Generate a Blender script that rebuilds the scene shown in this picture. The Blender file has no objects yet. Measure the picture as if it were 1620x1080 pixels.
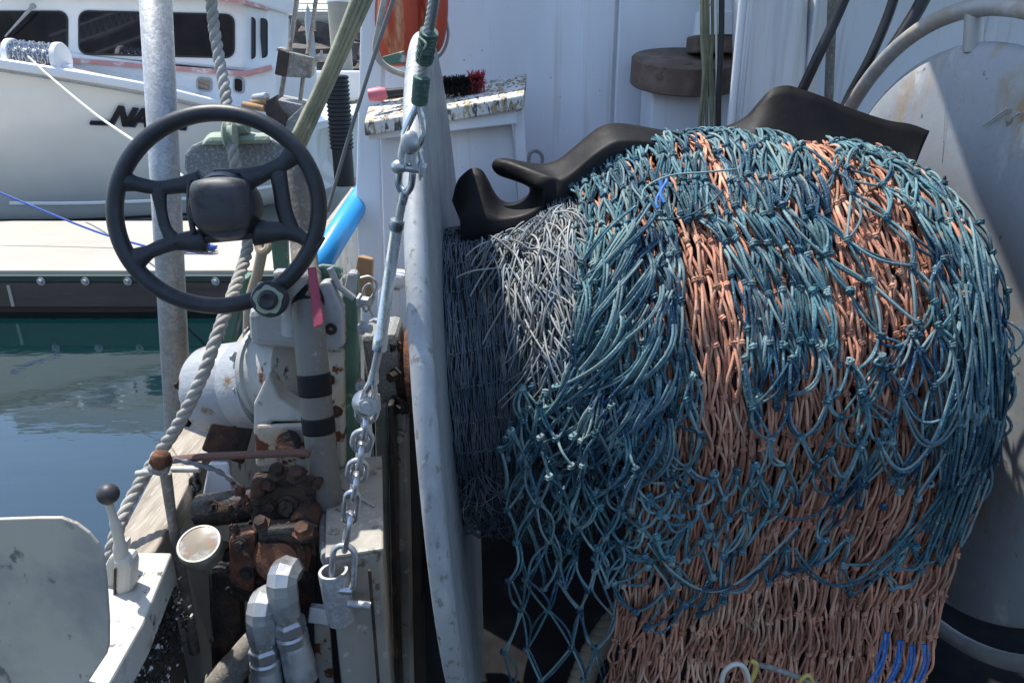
import bpy, math, random
import numpy as np
from mathutils import Vector as V, Matrix
random.seed(7); rng = np.random.default_rng(7)
R = math.radians
scene = bpy.context.scene
# ---------------------------------------------------------------- camera, sky, sun, exposure
FPX, PITCH, CZ = 1170.0, R(20), 2.3
cam = bpy.data.objects.new('camera', bpy.data.cameras.new('camera'))
scene.collection.objects.link(cam)
cam.location = (0, 0, CZ); cam.rotation_euler = (R(90) - PITCH, 0, 0)
cam.data.sensor_width = 36; cam.data.lens = FPX * 36 / 1620
cam.data.clip_start = .02; cam.data.clip_end = 5000
scene.camera = cam
SUN = V((-.29, .25, .92)).normalized()
w = bpy.data.worlds.new('World'); scene.world = w; w.use_nodes = True
nt = w.node_tree; bg = nt.nodes['Background']
sky = nt.nodes.new('ShaderNodeTexSky'); sky.sky_type = 'NISHITA'; sky.sun_disc = False
sky.sun_elevation = math.asin(SUN.z); sky.sun_rotation = math.atan2(SUN.x, SUN.y)
sky.air_density = 1.0; sky.dust_density = .6
nt.links.new(sky.outputs[0], bg.inputs[0]); bg.inputs[1].default_value = .15
sl = bpy.data.lights.new('sun', 'SUN'); sl.energy = 3.8; sl.angle = R(.5); sl.color = (1, .955, .88)
so = bpy.data.objects.new('sun', sl); scene.collection.objects.link(so)
so.rotation_euler = SUN.to_track_quat('Z', 'Y').to_euler(); so.location = (0, 0, 20)
scene.view_settings.view_transform = 'Standard'; scene.view_settings.look = 'None'
scene.view_settings.exposure = .97; scene.view_settings.gamma = 1
# ---------------------------------------------------------------- helpers
cp, sp_ = math.cos(PITCH), math.sin(PITCH)
def ray(px, py):
    x = (px - 810) / FPX; y = (540 - py) / FPX
    return V((x, cp + y * sp_, -sp_ + y * cp))
def at(px, py, Y):
    d = ray(px, py); return V((0, 0, CZ)) + d * (Y / d.y)
def atz(px, py, z):
    d = ray(px, py); return V((0, 0, CZ)) + d * ((z - CZ) / d.z)
def ppm(px, py, Y):           # metres per photograph pixel at that place
    d = ray(px, py); return Y / d.y / FPX
def link(o, parent=None):
    scene.collection.objects.link(o)
    if parent is not None: o.parent = parent
    return o
def tag(o, label=None, cat=None, group=None, kind=None):
    for k, v in (('label', label), ('category', cat), ('group', group), ('kind', kind)):
        if v: o[k] = v
    return o
def thing(name, label, cat, loc, group=None):
    o = bpy.data.objects.new(name, None); o.empty_display_size = .05
    o.location = loc; link(o); return tag(o, label, cat, group)
def wloc(o):
    l = V((0, 0, 0))
    while o is not None: l = l + o.location; o = o.parent
    return l
def mesh_obj(name, verts, faces, mat, parent=None, smooth=True, bevel=0, angle=40, mats=None, fm=None):
    verts = np.asarray(verts, float).reshape(-1, 3)
    if parent is None:
        lo, hi = verts.min(0), verts.max(0); org = V(((lo[0]+hi[0])/2, (lo[1]+hi[1])/2, lo[2])); base = org
    else: org = V((0, 0, 0)); base = wloc(parent)
    me = bpy.data.meshes.new(name)
    vv = verts - np.array(base)
    if isinstance(faces, np.ndarray):
        nf, k = faces.shape
        me.vertices.add(len(vv)); me.vertices.foreach_set('co', vv.ravel())
        me.loops.add(nf * k); me.loops.foreach_set('vertex_index', faces.ravel().astype(np.int32))
        me.polygons.add(nf); me.polygons.foreach_set('loop_start', np.arange(0, nf * k, k, dtype=np.int32))
        me.update(calc_edges=True); me.validate()
    else:
        me.from_pydata([tuple(x) for x in vv], [], faces); me.update()
    for m_ in (mats or [mat]): me.materials.append(m_)
    if fm is not None: me.polygons.foreach_set('material_index', np.asarray(fm, np.int32))
    if smooth:
        me.polygons.foreach_set('use_smooth', np.ones(len(me.polygons), bool))
        if angle < 180:
            try: me.set_sharp_from_angle(angle=R(angle))
            except Exception: pass
    o = bpy.data.objects.new(name, me); o.location = org; link(o, parent)
    if bevel:
        b = o.modifiers.new('bevel', 'BEVEL'); b.width = bevel; b.segments = 2; b.limit_method = 'ANGLE'; b.angle_limit = R(35)
    return o
class MB:
    def __init__(s): s.v = []; s.f = []
    def add(s, vs, fs):
        n = len(s.v); s.v += [tuple(x) for x in vs]; s.f += [tuple(i + n for i in f) for f in fs]; return s
    def hexa(s, A, B):           # two matching quads
        return s.add(list(A) + list(B), [(3,2,1,0),(4,5,6,7),(0,1,5,4),(1,2,6,5),(2,3,7,6),(3,0,4,7)])
    def box(s, c, d, X=(1,0,0), Y=(0,1,0)):
        c = V(c); X = V(X).normalized(); Y = V(Y).normalized(); Z = X.cross(Y).normalized(); Y = Z.cross(X)
        X = X*d[0]/2; Y = Y*d[1]/2; Z = Z*d[2]/2
        return s.hexa([c-X-Y-Z, c+X-Y-Z, c+X+Y-Z, c-X+Y-Z], [c-X-Y+Z, c+X-Y+Z, c+X+Y+Z, c-X+Y+Z])
    def prism(s, pts, ext):
        n = len(pts); e = V(ext); pts = [V(p) for p in pts]
        return s.add(pts + [p + e for p in pts], [tuple(range(n)), tuple(range(2*n-1, n-1, -1))] +
                     [((i+1) % n, i, i+n, (i+1) % n + n) for i in range(n)])
    def pp(s, poly, Y, th):      # outline given at a distance Y, real thickness th away from the viewer
        return s.prism([at(x, y, Y) for x, y in poly], (0, th, 0))
    def tube(s, pts, r, n=8, close=False, flat=1.0, ref=None):
        pts = [V(p) for p in pts]; K = len(pts)
        rs = r if isinstance(r, (list, tuple)) else [r]*K
        base = len(s.v); T0 = None
        for i, p in enumerate(pts):
            if close: t = pts[(i+1) % K] - pts[i-1]
            else: t = pts[min(i+1, K-1)] - pts[max(i-1, 0)]
            t.normalize()
            if T0 is None:
                rf = V(ref) if ref else (V((0,0,1)) if abs(t.z) < .8 else V((0,1,0)))
                N = (rf - t * rf.dot(t)).normalized()
            else: N = (N - t * N.dot(t)).normalized()
            T0 = t; B = t.cross(N)
            for k in range(n):
                a = 2*math.pi*k/n
                s.v.append(tuple(p + N*(rs[i]*math.cos(a)*flat) + B*(rs[i]*math.sin(a))))
        for i in range(K if close else K-1):
            j = (i+1) % K
            for k in range(n):
                k2 = (k+1) % n
                s.f.append((base+i*n+k, base+i*n+k2, base+j*n+k2, base+j*n+k))
        if not close:
            s.f.append(tuple(base + k for k in range(n-1, -1, -1))); s.f.append(tuple(base+(K-1)*n+k for k in range(n)))
        return s
    def lathe(s, o, ax, prof, n=32):    # prof: (t along axis, radius)
        o = V(o); ax = V(ax).normalized(); rf = V((0,0,1)) if abs(ax.z) < .9 else V((0,1,0))
        N = (rf - ax*rf.dot(ax)).normalized(); B = ax.cross(N); base = len(s.v); K = len(prof)
        for t, r in prof:
            for k in range(n):
                a = 2*math.pi*k/n; s.v.append(tuple(o + ax*t + (N*math.cos(a) + B*math.sin(a))*max(r, 1e-5)))
        for i in range(K-1):
            for k in range(n):
                k2 = (k+1) % n; s.f.append((base+i*n+k, base+i*n+k2, base+(i+1)*n+k2, base+(i+1)*n+k))
        return s
    def cyl(s, p, q, r, n=20, r2=None):
        p, q = V(p), V(q); L_ = (q-p).length; r2 = r if r2 is None else r2
        e = min(r*.12, L_*.1)
        return s.lathe(p, q-p, [(0,0),(0,r-e),(e,r),(L_-e,r2),(L_,r2-e),(L_,0)], n)
    def bolt(s, p, ax, r, h):
        return s.lathe(p, ax, [(0,0),(0,r*1.5),(h*.25,r*1.5),(h*.25,r),(h,r*.95),(h,0)], 6)
    def blob(s, c, rad, n=12, m=8, rough=0, seed=0):
        rr = random.Random(seed); c = V(c); base = len(s.v); ph = [rr.random()*6 for _ in range(6)]
        for i in range(m+1):
            th = math.pi*i/m
            for k in range(n):
                a = 2*math.pi*k/n
                d = V((math.sin(th)*math.cos(a), math.sin(th)*math.sin(a), math.cos(th)))
                q = 1 + rough*(math.sin(3*d.x+ph[0]) * math.cos(4*d.y+ph[1]) + .5*math.sin(7*d.z+ph[2]+3*d.x) + .4*math.sin(9*d.y+ph[3]))
                s.v.append((c.x+d.x*rad[0]*q, c.y+d.y*rad[1]*q, c.z+d.z*rad[2]*q))
        for i in range(m):
            for k in range(n):
                k2 = (k+1) % n; s.f.append((base+i*n+k, base+(i+1)*n+k, base+(i+1)*n+k2, base+i*n+k2))
        return s
    def build(s, name, mat, parent=None, **k):
        return mesh_obj(name, s.v, s.f, mat, parent, **k)
def smooth_path(pts, n=8):       # Catmull-Rom
    P = [V(p) for p in pts]; P = [P[0]*2-P[1]] + P + [P[-1]*2-P[-2]]; out = []
    for i in range(1, len(P)-2):
        for k in range(n):
            t = k/n; a, b, c, d = P[i-1], P[i], P[i+1], P[i+2]
            out.append(.5*((2*b)+(c-a)*t+(2*a-5*b+4*c-d)*t*t+(3*b-a-3*c+d)*t**3))
    out.append(P[-2]); return out
def resample(pts, step):
    out = [pts[0]]; acc = 0
    for i in range(1, len(pts)):
        seg = pts[i]-pts[i-1]; l = seg.length; p = step-acc
        while p <= l: out.append(pts[i-1]+seg*(p/l)); p += step
        acc = (acc + l) % step
    return out
def twisted(mb, pts, r, pitch, n=6, strands=3):
    path = resample(pts, pitch/10)
    t = (path[1]-path[0]).normalized(); N = t.orthogonal().normalized(); cols = [[] for _ in range(strands)]
    for i, p in enumerate(path):
        t = (path[min(i+1, len(path)-1)] - path[max(i-1, 0)]).normalized(); N = (N - t*N.dot(t)).normalized(); B = t.cross(N)
        for k in range(strands):
            a = 2*math.pi*(k/strands + i/10)
            cols[k].append(p + (N*math.cos(a)+B*math.sin(a))*r*.5)
    for c in cols: mb.tube(c, r*.56, n)
    return mb
def batch(P, r, sides=5):        # P[N,K,3] polylines -> tubes
    P = np.asarray(P, float); N, K, _ = P.shape
    T = np.empty_like(P); T[:, 1:-1] = P[:, 2:]-P[:, :-2]; T[:, 0] = P[:, 1]-P[:, 0]; T[:, -1] = P[:, -1]-P[:, -2]
    T /= np.linalg.norm(T, axis=2, keepdims=True)+1e-12
    m = np.abs(P[:, -1]-P[:, 0]); ref = np.eye(3)[np.argmin(m, axis=1)][:, None, :]
    B = np.cross(T, ref); B /= np.linalg.norm(B, axis=2, keepdims=True)+1e-9; C = np.cross(B, T)
    an = 2*np.pi*np.arange(sides)/sides
    r = np.broadcast_to(np.asarray(r, float).reshape(-1, 1) if np.ndim(r) < 2 else r, (N, K))
    W = P[:, :, None, :] + r[:, :, None, None]*(np.cos(an)[:, None]*B[:, :, None, :] + np.sin(an)[:, None]*C[:, :, None, :])
    idx = np.arange(N*K*sides).reshape(N, K, sides); nx = np.roll(idx, -1, axis=2)
    F = np.stack([idx[:, :-1], nx[:, :-1], nx[:, 1:], idx[:, 1:]], -1).reshape(-1, 4)
    return W.reshape(-1, 3), F
def merge(parts):
    vs, fs, n = [], [], 0
    for v_, f_ in parts: vs.append(v_); fs.append(f_+n); n += len(v_)
    return np.concatenate(vs), np.concatenate(fs)
# ---------------------------------------------------------------- materials
def M(name, col, rough=.6, metal=0, layers=(), bump=None, spec=.5, coat=0, vor=None, rvar=0, isl=None):
    m = bpy.data.materials.new(name); m.use_nodes = True; n = m.node_tree; N = n.nodes; Lk = n.links.new
    b = N['Principled BSDF']; b.inputs['Roughness'].default_value = rough; b.inputs['Metallic'].default_value = metal
    b.inputs['Specular IOR Level'].default_value = spec; b.inputs['Coat Weight'].default_value = coat
    tc = N.new('ShaderNodeTexCoord')
    def noise(scale, stretch=(1,1,1), detail=6, off=0, rg=.6):
        mp = N.new('ShaderNodeMapping'); mp.inputs['Scale'].default_value = stretch; mp.inputs['Location'].default_value = (off, off*1.7, off*.3)
        t = N.new('ShaderNodeTexNoise'); t.inputs['Scale'].default_value = scale; t.inputs['Detail'].default_value = detail; t.inputs['Roughness'].default_value = rg
        Lk(tc.outputs['Object'], mp.inputs[0]); Lk(mp.outputs[0], t.inputs['Vector']); return t.outputs['Fac']
    rgb = N.new('ShaderNodeRGB'); rgb.outputs[0].default_value = (*col, 1); cur = rgb.outputs[0]; rc = None; mc = None
    if vor:
        vt = N.new('ShaderNodeTexVoronoi'); vt.inputs['Scale'].default_value = vor[0]; Lk(tc.outputs['Object'], vt.inputs['Vector'])
        sx = N.new('ShaderNodeSeparateColor'); Lk(vt.outputs['Color'], sx.inputs[0])
        mr = N.new('ShaderNodeMapRange'); mr.inputs[3].default_value = 1-vor[1]; mr.inputs[4].default_value = 1+vor[1]; Lk(sx.outputs[0], mr.inputs[0])
        mx = N.new('ShaderNodeMix'); mx.data_type = 'RGBA'; mx.blend_type = 'MULTIPLY'; mx.inputs[0].default_value = 1
        Lk(cur, mx.inputs[6]); Lk(mr.outputs[0], mx.inputs[7]); cur = mx.outputs[2]
    for i, l in enumerate(layers):
        c, sc, lo, hi = l[:4]; st = l[4] if len(l) > 4 else (1,1,1); lr = l[5] if len(l) > 5 else None
        f = noise(sc, st, 8, 3.1*i+1)
        mr = N.new('ShaderNodeMapRange'); mr.inputs[1].default_value = lo; mr.inputs[2].default_value = hi; Lk(f, mr.inputs[0])
        mx = N.new('ShaderNodeMix'); mx.data_type = 'RGBA'; Lk(mr.outputs[0], mx.inputs[0]); Lk(cur, mx.inputs[6]); mx.inputs[7].default_value = (*c, 1); cur = mx.outputs[2]
        if lr is not None:
            mf = N.new('ShaderNodeMix'); Lk(mr.outputs[0], mf.inputs[0])
            if rc: Lk(rc, mf.inputs[2])
            else: mf.inputs[2].default_value = rough
            mf.inputs[3].default_value = lr; rc = mf.outputs[0]
            if metal:
                mm = N.new('ShaderNodeMix'); Lk(mr.outputs[0], mm.inputs[0])
                if mc: Lk(mc, mm.inputs[2])
                else: mm.inputs[2].default_value = metal
                mm.inputs[3].default_value = 0; mc = mm.outputs[0]
    if isl:      # every strand its own fading
        ge = N.new('ShaderNodeNewGeometry'); mr = N.new('ShaderNodeMapRange'); mr.inputs[3].default_value = isl[0]; mr.inputs[4].default_value = isl[1]; Lk(ge.outputs['Random Per Island'], mr.inputs[0])
        mx = N.new('ShaderNodeMix'); mx.data_type = 'RGBA'; mx.blend_type = 'MULTIPLY'; mx.inputs[0].default_value = 1; Lk(cur, mx.inputs[6]); Lk(mr.outputs[0], mx.inputs[7])
        pw = N.new('ShaderNodeMath'); pw.operation = 'FRACT'; mu = N.new('ShaderNodeMath'); mu.operation = 'MULTIPLY'; mu.inputs[1].default_value = 37.7; Lk(ge.outputs['Random Per Island'], mu.inputs[0]); Lk(mu.outputs[0], pw.inputs[0])
        m3 = N.new('ShaderNodeMapRange'); m3.inputs[1].default_value = .55; m3.inputs[2].default_value = 1; m3.inputs[4].default_value = isl[3]; Lk(pw.outputs[0], m3.inputs[0])
        m2 = N.new('ShaderNodeMix'); m2.data_type = 'RGBA'; Lk(m3.outputs[0], m2.inputs[0]); Lk(mx.outputs[2], m2.inputs[6]); m2.inputs[7].default_value = (*isl[2], 1); cur = m2.outputs[2]
    Lk(cur, b.inputs['Base Color'])
    if mc: Lk(mc, b.inputs['Metallic'])
    if rvar and not rc:
        f = noise(14, (1,1,1), 6, 9); mr = N.new('ShaderNodeMapRange'); mr.inputs[1].default_value = .3; mr.inputs[2].default_value = .7
        mr.inputs[3].default_value = max(0, rough-rvar); mr.inputs[4].default_value = min(1, rough+rvar); Lk(f, mr.inputs[0]); rc = mr.outputs[0]
    if rc: Lk(rc, b.inputs['Roughness'])
    if bump:
        st = bump[2] if len(bump) > 2 else (1,1,1); bp = N.new('ShaderNodeBump'); bp.inputs['Strength'].default_value = bump[1]
        bp.inputs['Distance'].default_value = bump[3] if len(bump) > 3 else .004
        Lk(noise(bump[0], st, 8, 5), bp.inputs['Height']); Lk(bp.outputs[0], b.inputs['Normal'])
    return m
RUST = (.13, .042, .018); DRUST = (.045, .018, .011)
m_galv = M('galvanised steel', (.40,.41,.42), .55, .55, [((.30,.31,.32), 60, .45, .7), ((.50,.51,.51), 130, .55, .75), ((.30,.29,.27), 5, .5, .75)], (160,.15), vor=(260,.2))
m_alu = M('weathered aluminium', (.40,.41,.41), .5, .25, [((.26,.27,.28), 7, .42, .66, (1,1,.6), .6), ((.48,.48,.47), 22, .5, .75, (1,3,.6)), ((.22,.21,.19), 90, .56, .64, (1,1,.5)), ((.56,.56,.55), 60, .66, .70, (1,6,.3)), ((.12,.10,.08), 30, .70, .72)], (45,.15,(1,1,.3)), rvar=.1)
m_alustain = M('stained aluminium', (.34,.36,.38), .5, .15, [((.25,.27,.29), 3.2, .42, .7, (1,1,1), .55), ((.32,.22,.11), 3.1, .54, .68, (.6,2.2,1.2), .7), ((.48,.48,.47), 14, .58, .70, (1,1,.6)), ((.15,.13,.11), 24, .66, .69), ((.33,.33,.33), 70, .55, .62)], (50,.12))
m_aluring = M('stained pipe', (.40,.40,.39), .5, .5, [((.30,.23,.15), 7, .42, .72, (1,1,1), .75), ((.5,.5,.5), 25, .5, .75)], (80,.15))
m_aluplate = M('scuffed aluminium plate', (.50,.44,.34), .55, 0, [((.28,.265,.24), 9, .42, .68, (1,1,1), .6), ((.17,.15,.13), 42, .63, .69, (1,1,.6)), ((.22,.13,.11), 6, .66, .76)], (70,.1))
m_white = M('white boat paint', (.72,.73,.74), .35, 0, [((.60,.61,.62), 3, .4, .75, (1,1,.3)), ((.45,.42,.36), 14, .68, .8, (2,2,.3))], (25,.08))
m_wall = M('wheelhouse paint', (.80,.82,.86), .38, 0, [((.64,.66,.71), 1.6, .4, .7, (1,1,.25)), ((.50,.46,.38), 6, .60, .80, (3,3,.12)), ((.25,.20,.16), 60, .70, .72), ((.66,.68,.71), 1.2, .5, .75, (2,2,.6))], (9,.12))
m_chip = M('chipped white paint', (.40,.40,.38), .5, 0, [((.36,.33,.28), 8, .45, .7), (RUST, 11, .60, .64, (1,1,1), .9), (DRUST, 22, .63, .68, (1,1,1), .9)], (50,.45))
m_chip2 = M('heavily rusted paint', (.44,.42,.37), .6, 0, [((.42,.34,.24), 13, .46, .6), (RUST, 24, .56, .60, (1,1,1), .9), (DRUST, 36, .60, .64)], (60,.7))
m_cast = M('painted cast housing', (.34,.36,.385), .5, 0, [((.27,.27,.265), 12, .4, .7), ((.20,.11,.06), 16, .60, .66, (1,1,1), .9), (DRUST, 30, .70, .73)], (90,.5))
m_rust = M('rust', (.075,.034,.021), .9, 0, [((.035,.02,.015), 22, .42, .6), ((.17,.075,.035), 34, .56, .66), ((.012,.011,.010), 11, .48, .6), ((.22,.19,.16), 60, .68, .72)], (70,.9,(1,1,1),.006))
m_orust = M('orange rust', (.13,.05,.024), .9, 0, [((.05,.024,.016), 26, .42, .58), ((.03,.02,.015), 40, .55, .66), ((.25,.12,.06), 55, .6, .7)], (80,.9,(1,1,1),.006))
m_grease = M('greasy black iron', (.016,.015,.015), .5, 0, [((.07,.04,.025), 14, .5, .62, (1,1,1), .9), ((.10,.09,.075), 40, .66, .72)], (60,.9,(1,1,1),.008))
m_lever = M('rusty bar', (.10,.05,.036), .8, 0, [((.11,.05,.035), 40, .45, .65)], (120,.5))
m_blackpl = M('black wheel plastic', (.011,.013,.018), .45, 0, [((.026,.029,.034), 30, .5, .75), ((.07,.07,.068), 90, .66, .72)], (300,.08), rvar=.08)
m_hub = M('grey hub pad', (.045,.048,.056), .55, 0, [((.085,.085,.08), 60, .58, .72, (1,1,4)), ((.02,.02,.025), 25, .55, .65)], (200,.15))
m_rub = M('black rubber sheet', (.0055,.0055,.0065), .6, 0, [((.014,.014,.015), 6, .5, .7)], (26,.35), rvar=.1, spec=.2)
m_hose = M('black hose', (.013,.013,.015), .4, 0, [((.35,.36,.37), 26, .70, .73)], (60,.2))
m_chrome = M('bright steel', (.52,.54,.57), .22, 1, [((.34,.34,.35), 50, .5, .7, (1,1,1), .45)], (120,.06))
m_chain = M('zinc chain', (.46,.48,.52), .32, .9, [((.28,.27,.26), 60, .5, .66, (1,1,1), .6)], (150,.1))
m_fit = M('zinc fitting', (.42,.43,.44), .35, .8, [((.30,.31,.31), 20, .45, .7, (1,1,1), .5), ((.5,.5,.46), 60, .6, .7)], (90,.1))
m_rope = M('weathered rope', (.36,.34,.30), .9, 0, [((.24,.23,.21), 60, .4, .7), ((.46,.44,.40), 9, .5, .7)], (400,.6,(1,1,1),.002))
m_ropeg = M('dark rope', (.27,.27,.25), .9, 0, [((.16,.16,.15), 60, .4, .7)], (400,.6,(1,1,1),.002))
m_cable = M('olive cable', (.28,.27,.17), .6, 0, [((.15,.16,.10), 10, .45, .65), ((.44,.42,.30), 30, .62, .75)], (100,.2))
m_wood = M('grey weathered timber', (.33,.29,.235), .85, 0, [((.20,.17,.135), 16, .42, .66, (6,.6,6)), ((.44,.41,.36), 30, .56, .72, (5,.5,5)), ((.07,.06,.05), 24, .68, .72, (6,.6,6))], (40,.5,(6,.5,6)))
m_peel = M('peeling bench paint', (.62,.62,.58), .7, 0, [((.36,.27,.15), 20, .52, .58, (2.8,.7,1)), ((.10,.09,.075), 34, .54, .57, (2.6,.6,1)), ((.70,.70,.68), 50, .62, .7)], (50,.6,(2.5,.8,1)))
m_brown = M('weathered plywood round', (.13,.085,.065), .7, 0, [((.22,.16,.12), 12, .48, .7), ((.05,.035,.03), 20, .56, .68)], (50,.3,(1,1,4)))
m_green = M('chipped green paint', (.085,.17,.12), .55, 0, [((.40,.42,.38), 16, .58, .62), ((.05,.09,.07), 9, .5, .7), (RUST, 24, .66, .7)], (70,.4))
m_palegreen = M('faded green canvas', (.30,.35,.27), .85, 0, [((.22,.26,.2), 12, .45, .7)], (150,.3))
m_spangle = M('granular grey casting', (.20,.205,.20), .75, .2, [((.34,.35,.35), 190, .52, .62), ((.12,.12,.12), 120, .6, .7)], (180,.4))
m_col = M('mottled brown post', (.22,.20,.17), .8, 0, [((.33,.31,.28), 110, .52, .62), ((.12,.10,.085), 20, .5, .7)], (160,.4))
m_duct = M('silver tape', (.14,.135,.12), .6, .1, [((.13,.125,.115), 14, .45, .65), ((.25,.24,.22), 50, .6, .7)], (90,.3,(1,1,3)))
m_tape = M('black tape', (.008,.008,.011), .6, 0, [], (60,.35,(1,1,3)), spec=.2)
m_red = M('faded red strap', (.26,.03,.06), .6, 0, [((.17,.02,.04), 30, .5, .7)], (150,.3))
m_gtape = M('green tape wrap', (.055,.11,.09), .65, 0, [((.13,.19,.16), 70, .5, .62)], (140,.5,(1,1,3)))
m_blue = M('blue plastic pipe', (.03,.30,.66), .3, 0, [((.04,.24,.55), 5, .5, .7)], (20,.05))
m_buoy = M('orange buoy', (.50,.06,.022), .5, 0, [((.62,.34,.17), 8, .54, .66, (2.5,2.5,.35)), ((.24,.025,.015), 16, .55, .68, (2,2,.4))], (40,.2))
m_bristle = M('black bristle', (.016,.015,.016), .75); m_pink = M('red bristle', (.42,.06,.07), .8)
m_pinkh = M('pink plastic handle', (.55,.13,.17), .5)
m_cream = M('chipped cream flange', (.52,.49,.41), .6, 0, [((.35,.22,.12), 16, .56, .62), (RUST, 26, .6, .66)], (80,.4))
m_tan = M('tan wood', (.34,.20,.10), .8, 0, [((.2,.12,.07), 14, .5, .65)])
m_dark = M('tarred deck', (.014,.014,.016), .6, 0, [((.03,.028,.026), 9, .5, .7)], (20,.4))
m_deck = M('grimy painted deck', (.010,.010,.011), .9, 0, [((.02,.02,.022), 4, .45, .65), ((.02,.02,.02), 18, .66, .72)], (20,.3), spec=.05)
m_bul = M('bulwark paint', (.46,.45,.41), .6, 0, [((.33,.32,.29), 7, .45, .7, (1,1,.5)), ((.12,.11,.10), 16, .60, .66, (1,1,.6)), ((.03,.03,.03), 9, .64, .70, (1,1,1))], (40,.4))
m_crud = M('paint crusted black ledge', (.02,.02,.02), .6, 0, [((.55,.55,.52), 26, .60, .63)], (60,.8,(1,1,1),.01))
m_boxw = M('scraped white box', (.44,.44,.41), .5, 0, [((.30,.29,.26), 30, .55, .66, (2,.6,1)), ((.42,.41,.37), 12, .46, .7), ((.10,.10,.09), 40, .62, .65), ((.07,.065,.06), 9, .66, .69)], (60,.3))
m_gal2 = M('dull aluminium box', (.31,.295,.26), .55, .2, [((.21,.20,.175), 8, .42, .64), ((.12,.10,.085), 28, .62, .66), ((.44,.43,.39), 40, .60, .66), ((.36,.34,.30), 14, .5, .7, (3,3,.3))], (70,.2))
m_conc = M('dock concrete', (.40,.37,.31), .85, 0, [((.33,.30,.25), .8, .42, .7), ((.42,.38,.33), 9, .62, .75)], (30,.15))
m_timber = M('dark wet timber', (.075,.055,.045), .75, 0, [((.045,.035,.03), 3, .4, .65, (.4,1,4)), ((.16,.13,.11), 6, .64, .8, (.3,1,4))], (12,.4,(.3,1,6)))
m_algae = M('algae', (.018,.04,.032), .6)
m_hull = M('white hull gelcoat', (.82,.81,.76), .2, 0, [((.74,.73,.69), .8, .4, .7)], (.8,.03), coat=.3)
m_cabin = M('white cabin paint', (.78,.78,.78), .4, 0, [((.70,.70,.70), 1.2, .45, .7)])
m_pinkst = M('faded red stripe', (.55,.25,.23), .6, 0, [((.72,.62,.58), 6, .5, .66), ((.25,.16,.14), 12, .7, .74)])
m_glass = M('dark window glass', (.006,.008,.013), .03, 0, [], None, spec=1)
m_black = M('black gasket', (.012,.012,.014), .4)
m_navy = M('black lettering', (.006,.007,.012), .4); m_bluel = M('blue letter shade', (.05,.10,.30), .4)
m_bline = M('blue mooring line', (.02,.07,.32), .7, 0, [((.05,.14,.45), 40, .5, .7)])
m_wline = M('white line', (.62,.60,.54), .8)
m_pile = M('concrete pile', (.33,.31,.26), .85, 0, [((.24,.23,.19), 2, .45, .7, (1,1,.3))], (10,.2))
m_rock = M('breakwater rock', (.13,.11,.095), .9, 0, [((.07,.06,.055), .6, .42, .62), ((.24,.19,.15), .45, .58, .72)], (2,.8,(1,1,1),.1))
m_brwall = M('breakwater concrete', (.40,.37,.31), .9, 0, [((.30,.28,.24), .5, .45, .7)])
m_fence = M('far railing', (.16,.17,.18), .6)
m_corr = M('black corrugated fender', (.010,.010,.012), .5)
m_amber = M('gauge glycerine', (.20,.165,.11), .08, 0, [((.32,.30,.27), 30, .48, .56), ((.30,.13,.04), 40, .60, .68)], None, coat=1)
m_steel = M('gauge case', (.20,.195,.175), .5, .4, [((.34,.33,.30), 30, .5, .7)])
m_knob = M('black ball knob', (.03,.03,.034), .5)
m_teal = M('teal twine', (.070,.165,.19), .8, 0, [((.022,.062,.105), 9, .40, .6), ((.22,.32,.315), 22, .54, .70), ((.40,.47,.45), 300, .60, .66)], (420,.9,(1,1,1),.0015), isl=(.5,1.4,(.32,.42,.40),.6), spec=.2)
m_coral = M('coral twine', (.52,.24,.155), .8, 0, [((.33,.145,.095), 12, .42, .62), ((.64,.39,.27), 24, .52, .68), ((.42,.29,.20), 5, .6, .75), ((.13,.08,.06), 60, .64, .7)], (420,.9,(1,1,1),.0015), isl=(.6,1.3,(.60,.40,.28),.5), spec=.2)
m_greynet = M('fine grey twine', (.15,.175,.20), .8, 0, [((.075,.10,.125), 11, .45, .6), ((.27,.25,.22), 22, .58, .7)], (600,.4,(1,1,1),.001))
m_palenet = M('pale twine', (.34,.35,.34), .85, 0, [((.20,.25,.30), 14, .5, .62), ((.30,.23,.15), 17, .62, .7)], (600,.4,(1,1,1),.001), isl=(.45,1.3,(.15,.185,.20),.6), spec=.2)
m_core = M('shade-dark net core', (.10,.05,.04), .9, 0, [((.03,.035,.05), 12, .45, .6)], (120,1,(1,1,.2),.01))  # dark tone puts the shade between strands into the core colour
m_brblue = M('bright blue twine', (.04,.15,.42), .8, 0, [((.10,.28,.55), 90, .5, .65)])
m_yel = M('yellow ring', (.50,.36,.10), .5); m_ivory = M('ivory ring', (.55,.52,.44), .5)
m_tan2 = M('frayed hemp', (.34,.28,.20), .9)
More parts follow.
